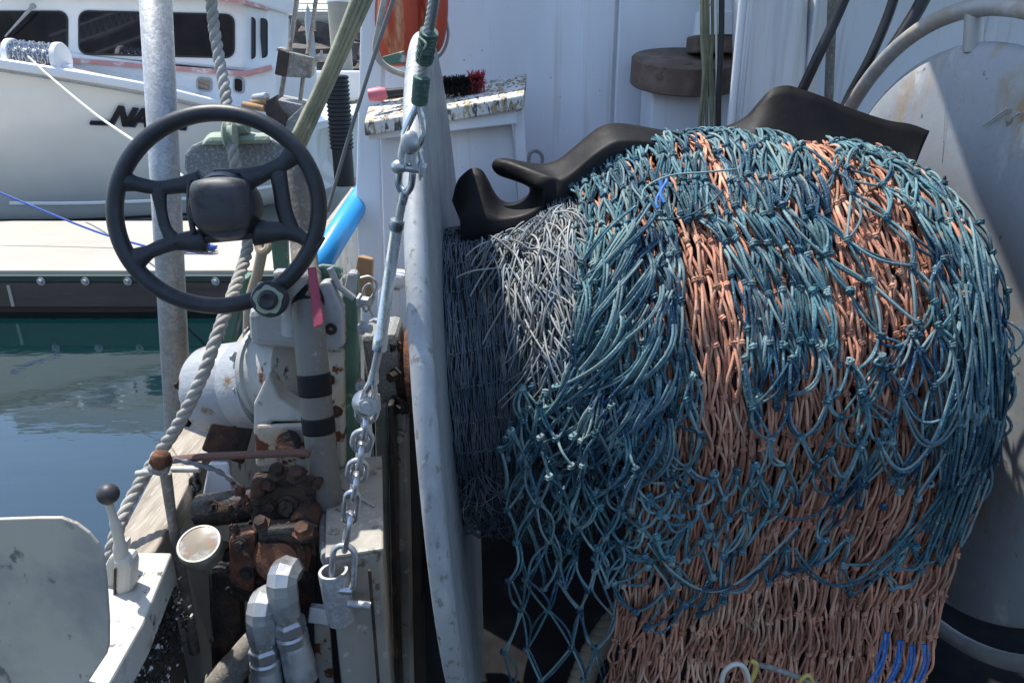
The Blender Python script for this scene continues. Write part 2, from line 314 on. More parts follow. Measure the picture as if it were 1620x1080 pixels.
# water
m_water = M('harbour water', (.002,.015,.017), .035, 0, [], None, spec=.5)
def _w():
    n = m_water.node_tree; N = n.nodes; b = N['Principled BSDF']; b.inputs['IOR'].default_value = 1.95
    tc = N.new('ShaderNodeTexCoord'); mp = N.new('ShaderNodeMapping'); mp.inputs['Scale'].default_value = (.55,1.2,1)
    n.links.new(tc.outputs['Object'], mp.inputs[0]); h = None
    a = N.new('ShaderNodeTexNoise'); a.inputs['Scale'].default_value = 2.2; a.inputs['Detail'].default_value = 4; n.links.new(mp.outputs[0], a.inputs['Vector'])
    c = N.new('ShaderNodeTexNoise'); c.inputs['Scale'].default_value = 9; c.inputs['Detail'].default_value = 2; n.links.new(mp.outputs[0], c.inputs['Vector'])
    m1 = N.new('ShaderNodeMath'); m1.operation = 'MULTIPLY_ADD'; m1.inputs[1].default_value = .18; n.links.new(c.outputs['Fac'], m1.inputs[0]); n.links.new(a.outputs['Fac'], m1.inputs[2])
    bp = N.new('ShaderNodeBump'); bp.inputs['Strength'].default_value = .2; bp.inputs['Distance'].default_value = .02
    n.links.new(m1.outputs[0], bp.inputs['Height']); n.links.new(bp.outputs[0], b.inputs['Normal'])
_w()
# ================================================================ SETTING
def struct(o): o['kind'] = 'structure'; return o
mb = MB(); mb.add([(-900,-900,0),(900,-900,0),(900,2500,0),(-900,2500,0)], [(0,1,2,3)])
struct(mb.build('water', m_water, smooth=False))
# own boat: deck, bulwark with cap rail
mb = MB(); mb.box((1.3,.3,.66),(4.3,4.6,.08)); struct(mb.build('deck', m_deck, smooth=False))
bul = thing('bulwark', 'boat side bulwark topped by a grey weathered timber cap rail above the water', 'bulwark', atz(267,700,.7))
RZ = 1.55
Lr = [atz(x,y,RZ) for x,y in ((60,1180),(165,895),(267,700),(400,500),(523,340),(556,296))]
Rr = [atz(x,y,RZ) for x,y in ((140,1200),(246,872),(303,756),(450,520),(558,345),(584,300))]
mb = MB()
for i in range(5):
    A = [Lr[i],Rr[i],Rr[i+1],Lr[i+1]]; d = V((0,0,-.05)); mb.hexa([p+d for p in A], A)
mb.build('cap_rail', m_wood, bul, smooth=False, bevel=.004)
mb = MB()
for i in range(5):
    a0,a1 = Rr[i]+(Lr[i]-Rr[i])*.12, Rr[i+1]+(Lr[i+1]-Rr[i+1])*.12; b0,b1 = Lr[i]+(Rr[i]-Lr[i])*.15, Lr[i+1]+(Rr[i+1]-Lr[i+1])*.15
    t = V((0,0,-.051)); bt = V((0,0,-1.9)); mb.hexa([b0+bt,a0+bt,a1+bt,b1+bt],[b0+t,a0+t,a1+t,b1+t])
mb.build('side_planking', m_bul, bul, smooth=False)
# wheelhouse
wh = thing('wheelhouse', 'white painted wheelhouse wall with panel seams standing behind the net drum', 'wheelhouse', (1.3,2.62,.7))
xl = at(598,300,2.62).x; wy = 2.62
def wx(px): return at(px,150,wy).x
mb = MB(); mb.box(((xl+4)/2, wy+.8, 1.97),(4-xl,1.6,2.54)); mb.build('wall', m_wall, wh, smooth=False)
mb = MB(); mb.box(((xl+4)/2+.0, wy+.68, 3.27),(4-xl+.2,1.9,.06)); mb.build('roof', m_white, wh, smooth=False, bevel=.01)
mb = MB(); mb.prism([(.97,2.58,3.20),(.60,1.93,3.20),(.50,1.67,3.20),(.46,1.53,3.20),(.40,1.18,3.20),(3.2,1.18,3.20),(3.2,2.58,3.20)],(0,0,.03)); mb.build('added_shade_panel', m_white, wh, smooth=False)  # unseen panel added above the view to cast shade on the right disc
mb = MB(); mb.box(((wx(917)+wx(967))/2, wy-.006, 1.95),(wx(967)-wx(917),.016,2.45)); mb.build('seam_panel', m_wall, wh, smooth=False, bevel=.003)
mb = MB(); mb.box(((wx(972)+wx(1285))/2, wy-.011, 1.95),(wx(1285)-wx(972),.026,2.45)); mb.build('door', m_wall, wh, smooth=False, bevel=.006)
mb = MB(); mb.box((wx(1545), wy-.006, 1.95),(.03,.016,2.45)); mb.build('batten', m_wall, wh, smooth=False, bevel=.004)
# small vent loop at wall foot
mb = MB(); mb.tube(smooth_path([at(x,y,2.5) for x,y in ((836,262),(838,244),(848,239),(857,246),(858,262))]), .006, 8)
mb.build('handle', m_alu, wh)
# corner post
cpst = MB(); yy = 2.3
cpst.prism([at(572,-40,yy), at(608,-40,yy), at(602,330,yy), at(606,560,yy), at(574,560,yy), at(562,330,yy)], (0,.05,0))
tag(cpst.build('corner_post', m_white, smooth=False, bevel=.008), 'white painted post at the wheelhouse corner beside the orange buoys', 'post')
mb = MB(); mb.prism([at(606,190,2.36), at(646,190,2.36), at(650,560,2.36), at(612,560,2.36)], (0,.2,0))
tag(mb.build('bench_side_board', m_wall, smooth=False, bevel=.006), 'grey white upright board below the left end of the peeling bench', 'board')
# bench
bn = thing('bench', 'wooden bench with peeling white paint against the wheelhouse wall', 'bench', at(710,400,2.2))
F0, F1 = at(578,193,1.98), at(828,152,1.98); B0, B1 = at(590,150,2.5), at(832,118,2.5)
F0.z = F1.z = (F0.z+F1.z)/2 ; 
def off(p, z): return V((p.x,p.y,p.z+z))
F0 = at(576,194,1.98); F1 = at(829,150,1.98); B0 = at(585,160,2.42); B1 = at(833,117,2.42)
mb = MB(); mb.hexa([off(F0,-.034),off(F1,-.034),off(B1,-.034),off(B0,-.034)],[F0,F1,B1,B0]); mb.build('seat', m_peel, bn, smooth=False, bevel=.004)
a0, a1 = at(580,212,2.0), at(815,176,2.0); b0, b1 = at(583,222,2.0), at(818,196,2.0)
mb = MB(); mb.prism([off(a0,.012),off(a1,.012),b1,b0],(0,.05,0)); mb.build('apron', m_wall, bn, smooth=False, bevel=.003)
mb = MB(); mb.prism([at(601,215,2.07),at(808,183,2.07),at(838,520,2.07),at(612,520,2.07)],(0,.3,0)); mb.build('panel', m_wall, bn, smooth=False, bevel=.004)
mb = MB(); mb.prism([at(812,178,2.03),at(828,172,2.03),at(842,380,2.03),at(824,380,2.03)],(0,.05,0)); mb.build('leg', m_wall, bn, smooth=False, bevel=.004)
# brush on the bench
br = thing('deck_brush', 'black bristled deck brush with red bristle ends lying on the peeling bench', 'brush', at(720,150,2.12))
def bristle(name, x0, x1, m, n, seed, ylo=150, yhi=118):
    r_ = np.random.default_rng(seed); P = []
    for i in range(n):
        t = r_.random(); px = x0+(x1-x0)*t
        cx, cy = px, (ylo+yhi)/2 - (px-720)*.06
        c_ = np.array(at(cx,cy,2.17)); an = r_.random()*2*math.pi; L_ = ppm(cx,cy,2.17)*(yhi-ylo)*-.5*(.75+.35*r_.random())
        d = np.array((r_.normal()*.22, math.cos(an), math.sin(an)));
        P.append([c_, c_+d*L_*.55, c_+(d+np.array((0,0,-.12)))*L_])
    v_, f_ = batch(np.array(P), np.full((len(P),3),.0013)*np.array([1,1,.6]), 3)
    return mesh_obj(name, v_, f_, m, br)
bristle('bristles', 682, 757, m_bristle, 1500, 1); bristle('end_bristles', 744, 764, m_pink, 330, 2, 148, 112); 
mb = MB(); mb.blob(at(689,124,2.1),(.019,.016,.011),12,8,.2,3); mb.build('red_tuft', m_pinkh, br)
mb = MB(); mb.tube([at(590,152,2.1),at(640,146,2.12),at(690,140,2.15)],[.016,.013,.013],10); mb.build('handle', m_black, br)
mb = MB(); mb.tube([at(584,151,2.09),at(603,149,2.09),at(612,147,2.09)],[.017,.019,.012],10); mb.build('handle_end', m_pinkh, br)
# orange buoys
by = []
for i,(x,y,lab) in enumerate(((627,30,'left of two streaked orange buoys hanging by the wheelhouse corner'),(680,12,'right of two streaked orange buoys hanging by the wheelhouse corner'))):
    s_ = ppm(x,y,2.3); c_ = at(x,y,2.32 if i==0 else 2.42); pr = []
    for k in range(17):
        a = math.pi*k/16; pr.append((-math.cos(a)*.13, .001+ (34 if i==0 else 30)*s_*math.sin(a)**.6))
    mb = MB(); mb.lathe(c_, (0.05,0,1), pr, 24)
    t = thing('buoy', lab, 'buoy', c_+V((0,0,-.14)), 'orange buoys by the wheelhouse corner'); mb.build('float', m_buoy, t, angle=180)
    mb = MB(); mb.tube([c_+V((0,0,.12)),c_+V((0,0,.45))],.012,8); mb.build('strap', m_black, t)
mb = MB(); mb.tube(smooth_path([at(x,y,2.2) for x,y in ((612,-20),(600,40),(594,75),(600,95),(622,112),(655,122))]), .009, 8)
tag(mb.build('buoy_line', m_rope), 'pale rope loop hanging across the left orange buoy', 'rope')
mb = MB(); mb.prism([at(604,90,2.21),at(640,80,2.21),at(642,98,2.21),at(606,106,2.21)],(0,.01,0)); tag(mb.build('strap_band', m_green, smooth=False, bevel=.003), 'faded green strap band below the left orange buoy', 'strap')
mb = MB(); mb.tube(smooth_path([at(x,y,2.45) for x,y in ((690,-20),(704,25),(709,55),(702,80),(688,94),(672,97))]), .0045, 8)
tag(mb.build('wall_cord', m_rope), 'thin grey cord looping down the white wheelhouse wall', 'cord')
# black sheet standing in for the shaded space between the buoys
mb = MB(); mb.prism([at(645,-30,2.4),at(662,-30,2.4),at(668,60,2.4),at(664,128,2.4),at(640,110,2.4)],(0,.02,0)); tag(mb.build('buoy_gap_shade', m_rub, smooth=False, bevel=.004), 'black sheet standing for the shaded gap between the two orange buoys', 'strap')
# pedestal with round plywood top
pd = thing('pedestal', 'grey pedestal with a round brown plywood top against the white wall', 'pedestal', at(1085,420,2.4))
c_ = at(1085,112,2.42); r_ = 87*ppm(1085,112,2.42)
mb = MB(); mb.lathe(c_+V((0,0,-.040)),(0,-.20,1),[(0,0),(0,r_-.004),(.004,r_),(.076,r_),(.08,r_-.005),(.08,0)],48); mb.build('round_top', m_brown, pd)
mb = MB(); b_ = at(1091,300,2.42); mb.box((at(1091,145,2.42).x, 2.46, c_.z-.047-.5),(128*ppm(1091,160,2.42),.2,1.0)); mb.build('base', m_wall, pd, smooth=False, bevel=.006)
mb = MB(); p_ = at(1135,74,2.42); mb.box((p_.x,2.42,c_.z+.034+.04),(.165,.13,.05)); mb.build('collar', m_brown, pd, smooth=False, bevel=.006)
mb = MB(); mb.lathe((p_.x,2.42,c_.z+.1),(0,0,1),[(0,0),(0,.075),(.06,.072),(.065,.064),(.12,.064),(.125,.07),(.7,.068),(.7,0)],24); mb.build('post', m_white, pd)
mb = MB(); q = at(1117,2,2.33); mb.tube([q+V((.016*math.cos(a*math.pi/8),0,.016*math.sin(a*math.pi/8))) for a in range(16)],.0035,6,close=True); mb.build('ring', m_chrome, pd)
# hanging cord bundle
hb = thing('cord_bundle', 'olive and black cords hanging in front of the round plywood top', 'cords', at(1122,215,2.2))
mb = MB()
for k,(x0,x1,x2,r_) in enumerate(((1110,1113,1106,.0045),(1115,1116,1111,.0045),(1120,1118,1118,.0045),(1127,1124,1126,.0045),(1119,1127,1132,.004))):
    mb.tube(smooth_path([at(x0,-20,2.16),at(x0,60,2.16+.01*k),at(x1,120,2.16+.01*k),at(x2,205,2.17),at(x2,260,2.17)]), r_, 8)
mb.build('olive_cord', m_cable, hb)
mb = MB(); mb.tube(smooth_path([at(1142,-20,2.14),at(1141,60,2.14),at(1137,150,2.14),at(1136,260,2.14)]), .008, 8); mb.build('black_cord', m_hose, hb)
mb = MB(); mb.tube([at(1133,-20,2.15),at(1135,260,2.15)], .0035, 6); mb.build('white_cord', m_wline, hb)
# mast
ms = thing('mast', 'thick white mast with rust streaks behind the black rubber mat', 'mast', at(1218,400,2.15))
m_mast = M('mast paint', (.70,.71,.72), .4, 0, [((.50,.42,.28), 5, .56, .8, (5,5,.12)), ((.40,.42,.45), 4, .5, .7, (4,4,.2))], (16,.1))
A0,A1 = at(1158,-30,2.1), at(1206,-30,2.08); D0,D1 = at(1160,480,2.1), at(1206,480,2.08)
mb = MB(); c0 = at(1217,-30,2.15); c1 = at(1217,500,2.15); rr = 57*ppm(1217,100,2.15)
prof = [(rr*math.cos(2*math.pi*k/40)*1.0, rr*.75*math.sin(2*math.pi*k/40)) for k in range(40)]
mb.prism([V((c0.x+a,c0.y+b,c0.z)) for a,b in prof], c1-c0); mb.build('column', m_mast, ms, angle=30)
mb = MB(); x_ = at(1274,100,2.12).x; mb.box((x_+.016,2.14,2.2),(.03,.07,1.4)); mb.build('flange_strip', m_mast, ms, smooth=False, bevel=.004)
mb = MB(); x_ = at(1166,100,2.07).x; mb.tube([(x_,2.07,1.6),(x_,2.07,2.8)],.011,10); x_ = at(1180,100,2.06).x; mb.tube([(x_,2.06,1.6),(x_,2.06,2.8)],.006,8); mb.build('conduit', m_mast, ms)
mb = MB(); mb.tube([at(1318,-30,2.3),at(1308,240,2.3)],.013,12); tag(mb.build('thin_pole', m_col),'thin mottled grey pole right of the white mast','pole')
# black hoses
def hose(pts, r, lab, Y=1.95):
    mb = MB(); mb.tube(smooth_path([at(x,y,Y+dy) for x,y,dy in pts]), r, 12); tag(mb.build('hydraulic_hose', m_hose, angle=180), lab, 'hose', 'black hoses above the mat')
hose([(1352,-40,0),(1322,30,0),(1296,85,0),(1268,145,.02)], .013, 'straight black hose crossing the white mast above the mat')
hose([(1425,-40,0),(1405,25,0),(1375,95,0),(1345,150,.02),(1330,185,.02)], .012, 'left hose of the black pair right of the mast')
hose([(1480,-40,-.04),(1448,22,-.04),(1400,95,-.04),(1358,145,-.02),(1330,190,0)], .016, 'right hose of the black pair with white paint scuffs')
# ================================================================ far background
# floating dock
dk = thing('floating_dock', 'floating dock with pale concrete top and dark bolted timber edge', 'dock', (-4,8.3,.0))
DZ = .45; y0 = 7.15; y1 = 9.75
mb = MB(); mb.box((-9.5,(y0+y1)/2,DZ-.06),(21,y1-y0,.12)); mb.build('concrete_top', m_conc, dk, smooth=False, bevel=.01)
mb = MB(); mb.box((-9.5,y0-.03,DZ-.075),(21,.05,.07)); mb.build('edge_strip', m_algae, dk, smooth=False, bevel=.01)
mb = MB(); mb.box((-9.5,y0-.025,DZ-.24),(21,.06,.25)); mb.build('timber_waler', m_timber, dk, smooth=False, bevel=.008)
mb = MB(); mb.box((-9.5,y0+.15,DZ-.43),(21,.2,.12)); mb.build('lower_timber', m_timber, dk, smooth=False)
mb = MB()
for px in (15,300,560): mb.box((at(px,500,y0+1.2).x,y0+1.2,-.1),(1.9,2.1,.5))
mb.build('float_tub', m_black, dk, smooth=False)
for px in (-60,65,135,202,341): 
    p = at(px,445,y0-.057); mb = MB(); mb.lathe(p+V((0,0,.0)),(0,-1,0),[(0,0),(0,.042),(.006,.042),(.008,.022),(.03,.02),(.03,0)],16); mb.build('bolt', m_galv, dk)
mb = MB(); p = at(17,468,y0-.06); mb.box(p,(.03,.012,.22)); mb.build('white_strap', m_conc, dk, smooth=False)
mb = MB()
rr_ = random.Random(4)
for k in range(7):
    c0 = at(305,403,8.0); c0.z = DZ+.012+.012*k
    pts = [c0+V((rr_.uniform(-.02,.02)+(.22+.05*rr_.random())*math.cos(a*math.pi/7+k)+.05*math.sin(3*a), .16*math.sin(a*math.pi/7+k*.7), rr_.uniform(0,.03))) for a in range(14)]
    mb.tube(smooth_path(pts,4), .011, 6)
tag(mb.build('coiled_line', m_bline), 'blue mooring line heaped in a coil on the pale dock', 'rope')
mb = MB(); P0 = at(-60,282,8.4); P1 = at(0,305,8.4); P2 = at(150,363,8.2); P3 = at(262,398,8.0); mb.tube(smooth_path([P0,P1,P2+V((0,0,-.02)),P3]), .013, 8)
tag(mb.build('mooring_line', m_bline), 'taut blue mooring line running down to the dock', 'rope')
# mooring line in white from bow
mb = MB(); mb.tube(smooth_path([at(45,90,10.2),at(75,118,9.6),at(150,180,8),at(237,240,6.3),at(300,288,5.0)]), .013, 8)
tag(mb.build('bow_line', m_wline), 'thin white line slanting across the white hull', 'rope')
# white boat
wb = thing('moored_boat', 'white cabin boat with black name lettering moored behind the dock', 'boat', (-6,12.5,0))
ST = [(-160,86,365,10.2),(-60,94,362,10.4),(0,103,360,10.5),(120,122,358,10.8),(235,142,352,11.2),(330,164,345,11.7),(410,184,325,12.4),(470,200,300,13.2),(505,205,280,14.4),(524,170,240,16.5)]
ROW = 8; vs = []; fs = []
for (px,yt,yb,Yd) in ST:
    T = at(px,yt,Yd); Bm = at(px,yb,Yd+.9); 
    for k in range(ROW+1):
        t = k/ROW; p = T.lerp(Bm,t); p.y -= .25*math.sin(math.pi*t)*(.5) ; vs.append(p)
nS = len(ST)
for i in range(nS-1):
    for k in range(ROW):
        a = i*(ROW+1)+k; fs.append((a,a+1,a+ROW+2,a+ROW+1))
mb = MB(); mb.add(vs,fs)
nb = len(mb.v)
back = []
for i,(px,yt,yb,Yd) in enumerate(ST):
    T = V(vs[i*(ROW+1)]); Bm = V(vs[i*(ROW+1)+ROW]); back += [V((T.x+.3, max(16.7, T.y+4.2), T.z)), V((Bm.x+.3, max(16.7,T.y+4.0), -.4))]
mb.v += [tuple(b) for b in back]
for i in range(nS-1):
    a = i*(ROW+1); b = (i+1)*(ROW+1); p = nb+2*i; q = nb+2*i+2
    mb.f += [(a,b,q,p),(p,q,q+1,p+1),(a+ROW,p+1,q+1,b+ROW)]
mb.build('hull', m_hull, wb, angle=60)
mb = MB(); pts = [at(px,yt-2,Yd-.04) for px,yt,yb,Yd in ST[:8]]; mb.tube(smooth_path(pts,4), .055, 8, flat=1.3); mb.build('gunwale', m_cabin, wb)
mb = MB(); pts = [at(px,yt+9,Yd-.06) for px,yt,yb,Yd in ST[:8]]; mb.tube(smooth_path(pts,4), .014, 6); mb.build('rub_rail', m_alu, wb)
mb = MB(); mb.tube(smooth_path([at(16,322,10.85),at(120,322,10.95),at(240,318,11.3),at(340,310,11.8),at(430,295,12.6)],4), .03, 6); mb.build('chine_strip', m_hull, wb)
mb = MB(); mb.tube(smooth_path([at(-60,350,10.9),at(0,349,10.95),at(120,348,11.2),at(240,342,11.6),at(340,336,12.1)],4), .022, 6); mb.build('boot_stripe', m_navy, wb)
# name lettering  (follows the hull)
def hy(px): 
    return np.interp(px,[s[0] for s in ST],[s[3] for s in ST])
def lett(polys, mat, nm, dx=0, dy=0, pro=0.0):
    mb = MB()
    for poly in polys:
        pts = []
        for x,y in poly:
            t = (y-np.interp(x,[s[0] for s in ST],[s[1] for s in ST]))/(np.interp(x,[s[0] for s in ST],[s[2] for s in ST])-np.interp(x,[s[0] for s in ST],[s[1] for s in ST]))
            Y_ = hy(x)+.9*t-.125*math.sin(math.pi*t)-.035-pro; pts.append(at(x+dx,y+dy,Y_))
        mb.prism(pts,(0,.02,0))
    mb.build(nm, mat, wb, smooth=False)
NA = [[(143,191),(174,192),(171,198),(141,197)],
      [(170,198),(187,167),(195,168),(178,199)],[(187,167),(195,168),(202,200),(193,200)],[(193,200),(210,170),(218,171),(202,200)],
      [(203,200),(224,171),(231,172),(212,201)],[(225,171),(236,172),(237,203),(228,202)],[(211,193),(232,194),(231,189),(214,188)],
      [(284,199),(295,200),(293,206),(282,205)]]
for grp in (NA[0:1],NA[1:4],NA[4:7],NA[7:8]): lett(grp, m_bluel, 'letter_shadow', 1.3, 1.3, -.012); lett(grp, m_navy, 'letter', 0, 0, .028)
# trunk cabin + wheelhouse of the white boat
def slab(pl, Y, th, m, nm, par=wb, **k):
    mb = MB(); mb.pp(pl, Y, th); return mb.build(nm, m, par, smooth=False, **k)
slab([(-160,60),(110,84),(385,118),(436,104),(440,190),(330,160),(235,139),(110,118),(-160,90)], 12.4, 2.6, m_cabin, 'trunk_cabin', bevel=.03)
slab([(-160,52),(60,73),(112,92),(388,113),(428,103),(428,110),(388,121),(112,99),(60,80),(-160,60)], 12.33, .06, m_pinkst, 'pink_stripe')
slab([(-160,-60),(388,-60),(388,113),(112,86),(-160,66)], 12.45, 2.4, m_cabin, 'cabin', bevel=.05)
mb = MB(); mb.hexa([at(386,113,12.46),at(431,100,13.6),at(431,100,14.9),at(386,113,14.9)],[at(386,-8,12.46),at(424,6,13.6),at(424,6,14.9),at(386,-8,14.9)]); mb.build('cabin_side', m_cabin, wb, smooth=False)
mb = MB(); mb.pp([(-160,-70),(388,-70),(388,4),(360,-1),(-160,-14)],12.2,2.9); mb.build('roof', m_cabin, wb, smooth=False, bevel=.04)
mb = MB(); mb.hexa([at(330,-2,12.15),at(388,7,12.15),at(428,17,13.5),at(400,12,15)],[at(330,-7,12.15),at(388,1,12.15),at(428,11,13.5),at(400,6,15)]); mb.build('roof_edge', m_pinkst, wb, smooth=False)
def rrect(x0,y0,x1,y1,r,sk0=0,sk1=0):
    out = []
    for cx,cy,a0 in ((x1-r,y0+r,-90),(x1-r,y1-r,0),(x0+r,y1-r,90),(x0+r,y0+r,180)):
        for k in range(5):
            a = R(a0+22.5*k); x = cx+r*math.cos(a); y = cy+r*math.sin(a); t = (x-x0)/(x1-x0); out.append((x,y+sk0*(1-t)+sk1*t))
    return out
def window(x0,y0,x1,y1,r,Y,sk=0,frame=m_black,par=wb,rim=3):
    mb = MB(); mb.pp(rrect(x0-rim,y0-rim,x1+rim,y1+rim,r+rim,0,sk),Y-.012,.04); w_ = mb.build('window', frame, par, smooth=False, bevel=.008)
    mb = MB(); mb.pp(rrect(x0,y0,x1,y1,r,0,sk),Y-.016,.02); mb.build('pane', m_glass, w_, smooth=False)
window(-60,20,104,84,12,12.44); window(126,19,368,84,12,12.44,6)
window(392,29,402,92,5,12.75,0,rim=2); window(405,31,421,90,5,13.2,0,rim=2)
window(313,124,332,141,4,12.385,2,m_alu); window(371,124,383,144,4,12.385,2,m_alu)
mb = MB(); mb.tube([at(8,58,12.33),at(30,34,12.3),at(50,12,12.3)],[.012,.02,.03],6); mb.blob(at(52,10,12.3),(.05,.04,.04)); mb.build('wiper', m_alu, wb)
# gangway behind the camera, and an added dark block that darkens the window reflections
gw = thing('gangway','aluminium gangway truss mirrored in the dark cabin windows','gangway',(-12,-10,0))
def mir(x,y,Ym=-10.): p = at(x,y,24.86-Ym); return V((p.x,Ym,p.z))
mb = MB()
for (a,b_) in (((80,58),(240,0)),((80,84),(240,26)),((150,62),(250,22)),((150,86),(250,50))): mb.tube([mir(*a),mir(*b_)],.06,6)
mb.build('rail', m_alu, gw)
mb = MB()
for k in range(16):
    x = 84+k*10; mb.tube([mir(x,57-(x-80)*.3625),mir(x+5,82-(x-80)*.3625)],.035,5); mb.tube([mir(x+10,55-(x-80)*.3625),mir(x+5,82-(x-80)*.3625)],.03,5)
mb.build('lattice', m_alu, gw)
mb = MB(); mb.box((0,-60,4),(300,6,9)); o = mb.build('unseen_dark_block', m_rock, smooth=False); o['kind'] = 'structure'  # added out of view to darken window reflections and block low skylight
# anchor winch
wn = thing('anchor_winch', 'anchor winch with a drum full of silver chain on the white foredeck', 'winch', at(62,112,10.9))
p0, p1 = at(24,88,10.9), at(92,94,10.9)
mb = MB(); mb.cyl(p0,p1,.13,20); mb.build('drum', m_alu, wn)
for q,xs in ((p0,-.03),(p1,.03)):
    mb = MB(); mb.cyl(q+V((xs-.03,0,0)),q+V((xs+.05,0,0)),.22,28); mb.build('flange', m_cabin, wn)
mb = MB(); ax = (p1-p0).normalized()
for k in range(9):
    c0 = p0.lerp(p1,(k+.5)/9)
    for j in range(16):
        a = 2*math.pi*(j+.5*(k%2))/16; c1 = c0+V((0,math.sin(a)*.18,math.cos(a)*.18)); tg = V((0,math.cos(a),-math.sin(a))); nn = V((0,math.sin(a),math.cos(a)))
        sd = ax if j%2 else nn
        mb.tube([c1+tg*(.042*math.cos(b*math.pi/4))+sd*(.024*math.sin(b*math.pi/4)) for b in range(8)],.011,4,close=True)
mb.build('chain', m_chain, wn)
mb = MB(); mb.hexa([at(10,112,10.8),at(112,118,10.8),at(112,112,11.3),at(10,108,11.3)],[at(12,98,10.8),at(112,104,10.8),at(110,98,11.3),at(14,92,11.3)]); mb.build('base', m_cabin, wn, smooth=False)
# distant low boat, piles, breakwater
sb = thing('distant_boat', 'low white boat stern with a green window beyond the pulley blocks', 'boat', at(490,170,19))
mb = MB(); mb.pp([(425,112),(600,112),(604,140),(560,160),(425,160)],19,2.5); mb.build('hull', m_hull, sb, smooth=False, bevel=.05)
mb = MB(); mb.pp([(456,124),(472,124),(472,135),(456,135)],18.97,.1); mb.build('window', m_green, sb, smooth=False)
mb = MB(); mb.pp([(425,136),(520,136),(518,140),(425,140)],18.93,.12); mb.build('rub_strip', m_cabin, sb, smooth=False)
def pile(x0,x1,yt,yb,Y,m,lab,cone=0,capm=None):
    p = at((x0+x1)/2,yt,Y); q = at((x0+x1)/2,yb,Y); r_ = (x1-x0)/2*ppm((x0+x1)/2,yt,Y)
    t = thing('mooring_pile', lab, 'pile', (p.x,p.y,-1)); mb = MB()
    pr = [(0,0),(0,r_),(p.z+1,r_)] + ([(p.z+1+cone,.01)] if cone else [(p.z+1,0)]); mb.lathe((p.x,p.y,-1),(0,0,1),pr,24); mb.build('shaft', m, t)
    if capm: mb = MB(); mb.lathe((p.x,p.y,p.z+.0),(0,0,1),[(0,0),(0,r_*1.12),(.25,r_*1.12),(.7,r_*.2),(.7,0)],24); mb.build('cap', capm, t)
    return t
pile(518,551,4,115,20,m_pile,'tall round concrete pile with white cap behind the olive cables',0,m_cabin)
pile(482,495,33,120,26,m_galv,'slim grey pile with pointed top in front of the rocks',.5)
pile(449,458,30,78,27,m_galv,'short dark square pile in front of the rocks')
cf = thing('corrugated_fender', 'black corrugated fender column standing in the water beside the white post', 'fender', at(540,235,13))
for i in range(1):
    c0 = at(541,235,12.5); c1 = at(543,118,12.5); pr = [(0,0)]; n = 18; rr = 18*ppm(541,180,12.5); Lh = (c1-c0).length
    for k in range(n*4): pr.append((Lh*k/(n*4), rr*(1+.07*math.sin(2*math.pi*k/4))))
    pr.append((Lh,0)); mb = MB(); mb.lathe((c0.x,c0.y,c0.z),(0,0,1),pr,28); mb.build('sleeve', m_corr, cf, angle=180)
    mb = MB(); mb.lathe((c0.x,c0.y,c0.z-.6),(0,0,1),[(0,0),(0,rr*.9),(.6,rr*.9),(.6,0)],20); mb.build('foot', m_corr, cf)
# breakwater
rw = MB(); rr_ = random.Random(11)
for i in range(420):
    u = rr_.random(); v = rr_.random(); X = -32+40*u; Yb = 38+7*v; z = -.5+4.9*v+rr_.uniform(-.3,.3); s_ = rr_.uniform(.45,1.0)
    rw.blob((X,Yb,z),(s_*rr_.uniform(.9,1.6),s_,s_*rr_.uniform(.6,.9)),7,5,.32,i)
o = rw.build('breakwater_rocks', m_rock, smooth=False); tag(o,'dark jumbled rocks of the breakwater slope','rocks',kind='stuff')
bw = thing('breakwater_wall','tan concrete breakwater wall above the dark rocks','wall',(-12,46,3))
def wallz(py): return at(490,py,46).z
mb = MB(); mb.box((-12,46.4,(wallz(18)+2)/2),(60,.8,wallz(18)-2)); mb.build('wall', m_brwall, bw, smooth=False, bevel=.05)
mb = MB(); mb.box((-12,45.95,wallz(32)),(60,.12,.12)); mb.build('ledge', m_pile, bw, smooth=False)
fn = thing('railing','thin grey railing along the top of the breakwater','railing',(-12,46.3,wallz(18)))
zt = wallz(5); zb = wallz(18)
mb = MB()
for z in (zt,zb+.1): mb.box((-12,46.3,z),(60,.05,.05))
mb.build('rail', m_fence, fn, smooth=False)
mb = MB()
for k in range(300): mb.box((-41+k*.2,46.3,(zt+zb)/2),(.025,.025,zt-zb))
mb.build('balusters', m_fence, fn, smooth=False)
mb = MB()
for k in range(22): mb.box((-41+k*2.8,46.3,(zt+zb)/2),(.08,.08,zt-zb+.1))
mb.build('posts', m_fence, fn, smooth=False)
# ================================================================ left rigging and controls
# grey pole
gp = MB(); p0,p1 = at(243,-60,1.55), at(285,720,1.55); gp.tube([p0,p1],.0295,24)
tag(gp.build('stanchion_pole', m_galv, angle=180), 'upright galvanised pole standing on the rail behind the steering wheel', 'pole')
